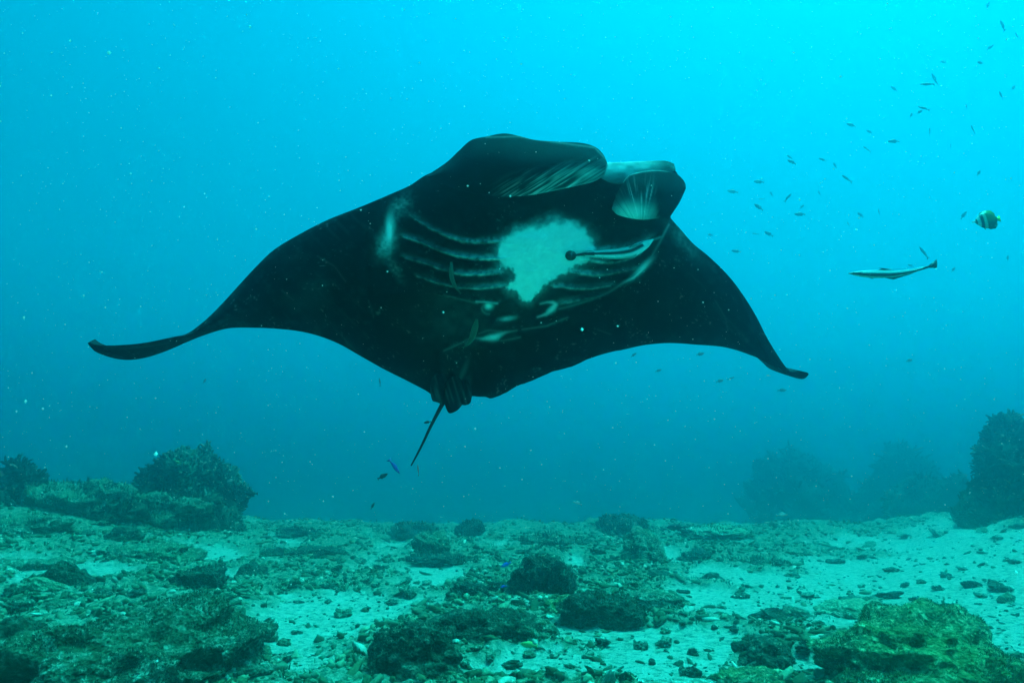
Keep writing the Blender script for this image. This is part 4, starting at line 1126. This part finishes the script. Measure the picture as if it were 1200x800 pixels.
# the second remora lies on the ray's belly, tail over the white patch
def belly_remora():
    pts_px = [(764, 281), (756, 286), (747, 291), (738, 295), (727, 297.3), (715, 298.2), (702, 298.2), (690, 298.3), (681, 298.6), (674, 299.3)]
    n = 60
    C = catmull(np.array([np.array(belly_point(x, y) + VIEW * 0.020) for x, y in pts_px]), n) + MW
    s = np.linspace(0, 1, n)
    T = np.gradient(C, axis=0); T /= np.linalg.norm(T, axis=1)[:, None]
    vw = np.array(VIEW); Nn = vw - (T @ vw)[:, None] * T; Nn /= np.linalg.norm(Nn, axis=1)[:, None]
    S = np.cross(Nn, T)                                       # across the body, in the belly plane
    L = 0.36
    hh = np.interp(s, np.linspace(0, 1, 10), [0.003, 0.017, 0.024, 0.025, 0.023, 0.020, 0.016, 0.011, 0.007, 0.0045]) * MS
    a = np.linspace(0, 2 * math.pi, 20, endpoint=False)
    V = C[:, None] + hh[:, None, None] * (np.cos(a)[None, :, None] * S[:, None] * 1.0 + 0.75 * np.sin(a)[None, :, None] * Nn[:, None])
    up = S[0] @ np.array(CAM_R @ Vector((0, 1, 0)))
    q = np.cos(a) * (1 if up > 0 else -1)                     # +1 on the picture's upper side
    q = np.tile(q, (n, 1)); ss = np.repeat(s[:, None], len(a), 1)
    col = np.tile(np.array([0.80, 0.85, 0.80]), (n, len(a), 1))
    blk = np.array([0.012, 0.014, 0.016])
    lo = -0.12 - 0.45 * sstep(0.6, 0.9, ss); hi = 0.42 + 0.6 * sstep(0.62, 0.95, ss)
    stripe = (q > lo) & (q < hi) & (ss > 0.17)
    col[stripe] = blk
    col[(ss > 0.86)] = blk
    col[(q < -0.75) & (ss > 0.3)] = (0.30, 0.36, 0.34)
    root = tag(bpy.data.objects.new("remora", None), "white bellied remora clinging to the manta below its mouth", "fish")
    COL.objects.link(root); root.location = Vector(C[n // 2])
    o0 = C[n // 2]
    Fc = grid_faces(n, len(a), wrap=True)
    obj("body", mesh_from("body", V.reshape(-1, 3) - o0, Fc, MAT['fish'], cols=col.reshape(-1, 3)), root)
    # round black tail fan
    t = np.linspace(0, 2 * math.pi, 22, endpoint=False)
    cx = belly_point(668, 300); cc = np.array(cx + VIEW * 0.025) + MW
    e1 = np.array(CAM_R @ Vector((1, 0, 0))); e2 = np.array(CAM_R @ Vector((0, 1, 0)))
    rr = 5.6 * MZ / F
    Vt = np.concatenate([cc + rr * (np.cos(t)[:, None] * e1 * 1.08 + np.sin(t)[:, None] * e2), [cc + vw * 0.006, cc - vw * 0.006]]) - o0
    k = len(t); ft = np.array([[i, (i + 1) % k, k] for i in range(k)] + [[(i + 1) % k, i, k + 1] for i in range(k)])
    obj("tail_fin", mesh_from("tail_fin", Vt, ft, MAT['fish'], cols=np.tile(blk, (len(Vt), 1))), root)
    def fin(nm, pix, c):
        P = np.array([np.array(belly_point(x, y) + VIEW * (0.03)) + MW for x, y in pix]); m = P.mean(0)
        Vf = np.concatenate([P, [m + vw * 0.003, m - vw * 0.003]]) - o0; k = len(P)
        ff = np.array([[i, (i + 1) % k, k] for i in range(k)] + [[(i + 1) % k, i, k + 1] for i in range(k)])
        obj(nm, mesh_from(nm, Vf, ff, MAT['fish'], cols=np.tile(np.array(c), (len(Vf), 1))), root)
    fin("pectoral_fin", [(748,292),(745,300),(741,303),(740,297)], (0.35, 0.42, 0.40))
    fin("dorsal_fin", [(732,294),(737,288.5),(745,286.5),(752,283),(746,289)], (0.30, 0.36, 0.34))
belly_remora()

# small cleaner-like fish hugging the belly
def belly_fish(label, pix, rads, col):
    n = 40
    C = catmull(np.array([np.array(belly_point(x, y) + VIEW * 0.05) + MW for x, y in pix]), n)
    root = tag(bpy.data.objects.new("slender_fish", None), label, "fish"); COL.objects.link(root); root.location = Vector(C[0])
    rd = [q * MZ / F for q in rads]
    R = np.interp(np.linspace(0, 1, n), np.linspace(0, 1, len(rd)), rd)
    T = np.gradient(C, axis=0); T /= np.linalg.norm(T, axis=1)[:, None]
    vw = np.array(VIEW); S = np.cross(vw, T); S /= np.linalg.norm(S, axis=1)[:, None]; Nn = np.cross(T, S)
    a = np.linspace(0, 2 * math.pi, 12, endpoint=False)
    V = C[:, None] + R[:, None, None] * (np.cos(a)[None, :, None] * S[:, None] + 0.6 * np.sin(a)[None, :, None] * Nn[:, None]) - C[0]
    cc = np.array(col)[None, None] * (0.75 + 0.5 * np.abs(np.cos(a)))[None, :, None] * np.ones((n, 1, 1))
    obj("body", mesh_from("body", V.reshape(-1, 3), grid_faces(n, 12, wrap=True), MAT['fish'], cols=cc.reshape(-1, 3)), root)
    e = C[-1] - C[0]; t = T[-1]; s = S[-1]; k = rd[1] * 0.9
    P = np.array([e - t * k * .2, e + t * k * 1.4 + s * k * .7, e + t * k * .9, e + t * k * 1.4 - s * k * .7])
    m = P.mean(0); Vf = np.concatenate([P, [m + vw * .002, m - vw * .002]]); ff = np.array([[i, (i + 1) % 4, 4] for i in range(4)] + [[(i + 1) % 4, i, 5] for i in range(4)])
    obj("tail_fin", mesh_from("tail_fin", Vf, ff, MAT['fish'], cols=np.tile(np.array(col), (6, 1))), root)
belly_fish("thin greenish fish hanging across the manta's gill slits", [(530.5,307.5),(530.5,316),(531,325),(534,333),(537,338),(540,342)], [1.0,2.2,2.4,2.0,1.2,0.8], (0.06, 0.09, 0.07))
belly_fish("greenish fish hanging below the manta's last gill slits", [(559.5,373),(558,381),(555.5,390),(553,396),(550,401),(546,404)], [1.4,3.4,3.8,3.0,1.6,1.0], (0.06, 0.10, 0.07))

# other fish
blue = make_fish("damselfish", 1.0, *deep, flat_col((0.015, 0.06, 0.65), (0.02, 0.10, 0.6)), (0.02, 0.07, 0.7), [TAILF, DORS, ANAL, PELV], True, 0.03, (0.36, 0.04))
dark = make_fish("damselfish", 1.0, *deep, flat_col((0.015, 0.016, 0.016), (0.03, 0.03, 0.03)), (0.02, 0.02, 0.02), [TAILF, DORS, ANAL, PELV], True, 0.03, (0.36, 0.04))
yell = make_fish("damselfish", 1.0, *deep, flat_col((0.30, 0.36, 0.08), (0.40, 0.42, 0.15)), (0.35, 0.40, 0.10), [TAILF, DORS, ANAL, PELV], True, 0.03, (0.36, 0.04))
palef = make_fish("reef_fish", 1.0, *slim, flat_col((0.35, 0.42, 0.40), (0.6, 0.65, 0.6)), (0.4, 0.45, 0.4), [TAILF, DORS], True, 0.03, (0.38, 0.02))
blues = make_fish("slender_fish", 1.0, *slim, flat_col((0.015, 0.04, 0.30), (0.03, 0.08, 0.35)), (0.02, 0.05, 0.35), [TAILF, ("dorsal_fin", [(0.15, 0.08), (0.03, 0.15), (-0.25, 0.10), (-0.3, 0.05)])], True, 0.03, (0.38, 0.02))
def near(px, py, ln, depth): return ln * depth / F * 0.9
def put(name, ms, px, py, ln, an, depth, label, aw=0):
    place(name, ms, at(px, py, depth), heading(an, aw), label, "fish", None, near(px, py, ln, depth))
put("slender_fish", blues, 462.5, 547, 22, -52, 4.2, "blue slender fish diving beneath the tip of the manta's tail")
put("damselfish", dark, 449, 557.5, 14, 28, 4.6, "small dark fish rising beside the diving blue fish")
put("slender_fish", [(n, m) for n, m in slimf], 490, 550, 14, 95, 4.8, "thin dark fish hanging upright just past the manta's tail tip")
put("damselfish", dark, 500.5, 494.5, 9, 190, 2.75, "tiny dark fish touching the manta's thin tail")
put("damselfish", dark, 294.5, 578, 15, 180, 7.5, "dark fish hovering beside the great branching coral head")
put("damselfish", dark, 437, 592, 9, 60, 9.0, "tiny dark fish low above the reef edge")
put("damselfish", dark, 791.5, 617.5, 23, 180, 9.5, "plump dark fish hovering above the loaf shaped rock")
def gput(name, ms, px, py, ln, an, label, lift=0.12):
    p = ground_hit(px, py + 6); r = math.hypot(p.x, p.y) * math.cos(PITCH)
    put(name, ms, px, py, ln, an, max(2.5, r - 0.35), label)
gput("damselfish", blue, 592.5, 661.5, 13, 205, "bright blue damselfish over the overhanging dark rock")
gput("damselfish", blue, 590, 687, 8, 190, "bright blue damselfish before the overhanging dark rock")
gput("damselfish", blue, 241, 667, 9, 30, "bright blue damselfish beside the two humped rock")
gput("damselfish", yell, 619, 755, 21, 172, "yellow green damselfish in front of the long reef ledge")
put("reef_fish", palef, 917, 603, 15, 4, 12.0, "pale fish gliding above the rubble near the faint wide coral head")
put("reef_fish", palef, 270, 563, 10, 185, 11.5, "pale fish against the flank of the great coral head")
put("reef_fish", palef, 676, 589, 12, 160, 13.0, "pale fish gliding in hazy water above the reef edge")
put("damselfish", yell, 208, 541, 8, 150, 10.5, "small yellow green fish in front of the great coral head")
put("reef_fish", palef, 900, 440, 6, 170, 9.0, "pale speck of a fish under the manta's shorter wing")

# ------------------------------------------------------------------ drifting particles
def marine_snow():
    r = rng(99)
    n = 13000
    dep = 0.7 + 6.3 * r.random(n) ** 0.75
    px = r.uniform(-140, 1340, n); py = r.uniform(-120, 700, n)
    c, s = math.cos(PITCH), math.sin(PITCH)
    P = cam2world(np.stack([(px - 600) / F * dep, (400 - py) / F * dep, dep], 1))
    size = np.exp(r.normal(math.log(0.00055), 0.55, n)) * (0.5 + 0.4 * dep)
    big = np.array([(682,386,1.6,4.2),(423,246,1.4,3),(548,218,1.5,3),(598,230,1.6,3),(30,470,1.3,4),(128,62,1.2,4.5),(78,523,1.3,3.2),(454,318,1.7,2.6),(557,502,1.6,3),(545,523,1.6,2),(28,372,1.5,3),
                    (724,382,1.6,3),(634,378,1.8,2),(184,774,1.5,3.5),(824,354,1.9,2.2),(854,363,2,2.2),(818,316,2,1.6),(790,314,2,1.6),(930,62,1.5,3),(985,90,1.4,3),(652,376,2,1.6),(293,32,1.4,4),(1180,46,1.4,3)])
    Pb = cam2world(np.stack([(big[:, 0] - 600) / F * big[:, 2], (400 - big[:, 1]) / F * big[:, 2], big[:, 2]], 1)); sb = big[:, 3] * 0.5 * big[:, 2] / F
    P = np.concatenate([P, Pb]); size = np.concatenate([size, sb]); n = len(P)
    keep = P[:, 2] > 0.3; P, size = P[keep], size[keep]; n = len(P)
    V0 = np.array([[1, 0, 0], [-1, 0, 0], [0, 1, 0], [0, -1, 0], [0, 0, 1], [0, 0, -1.0]])
    F0 = np.array([[0, 2, 4], [2, 1, 4], [1, 3, 4], [3, 0, 4], [2, 0, 5], [1, 2, 5], [3, 1, 5], [0, 3, 5]])
    V = (P[:, None] + V0[None] * size[:, None, None] * (0.7 + 0.6 * r.random((n, len(V0), 1)))).reshape(-1, 3)
    Fc = (F0[None] + (np.arange(n) * len(V0))[:, None, None]).reshape(-1, 3)
    m, t, b = new_mat("marine_snow", 0.7, 0.2)
    b.inputs['Base Color'].default_value = (0.85, 0.88, 0.80, 1)
    tr = nd(t, "ShaderNodeBsdfTranslucent"); tr.inputs[0].default_value = (0.9, 0.92, 0.88, 1)
    ms = nd(t, "ShaderNodeMixShader"); ms.inputs[0].default_value = 0.65
    t.links.new(b.outputs[0], ms.inputs[1]); t.links.new(tr.outputs[0], ms.inputs[2])
    t.links.new(ms.outputs[0], t.nodes["Material Output"].inputs[0])
    tag(obj("marine_snow", mesh_from("marine_snow", V, Fc, m)), "pale specks of plankton drifting in the water", "plankton", kind="stuff")
marine_snow()
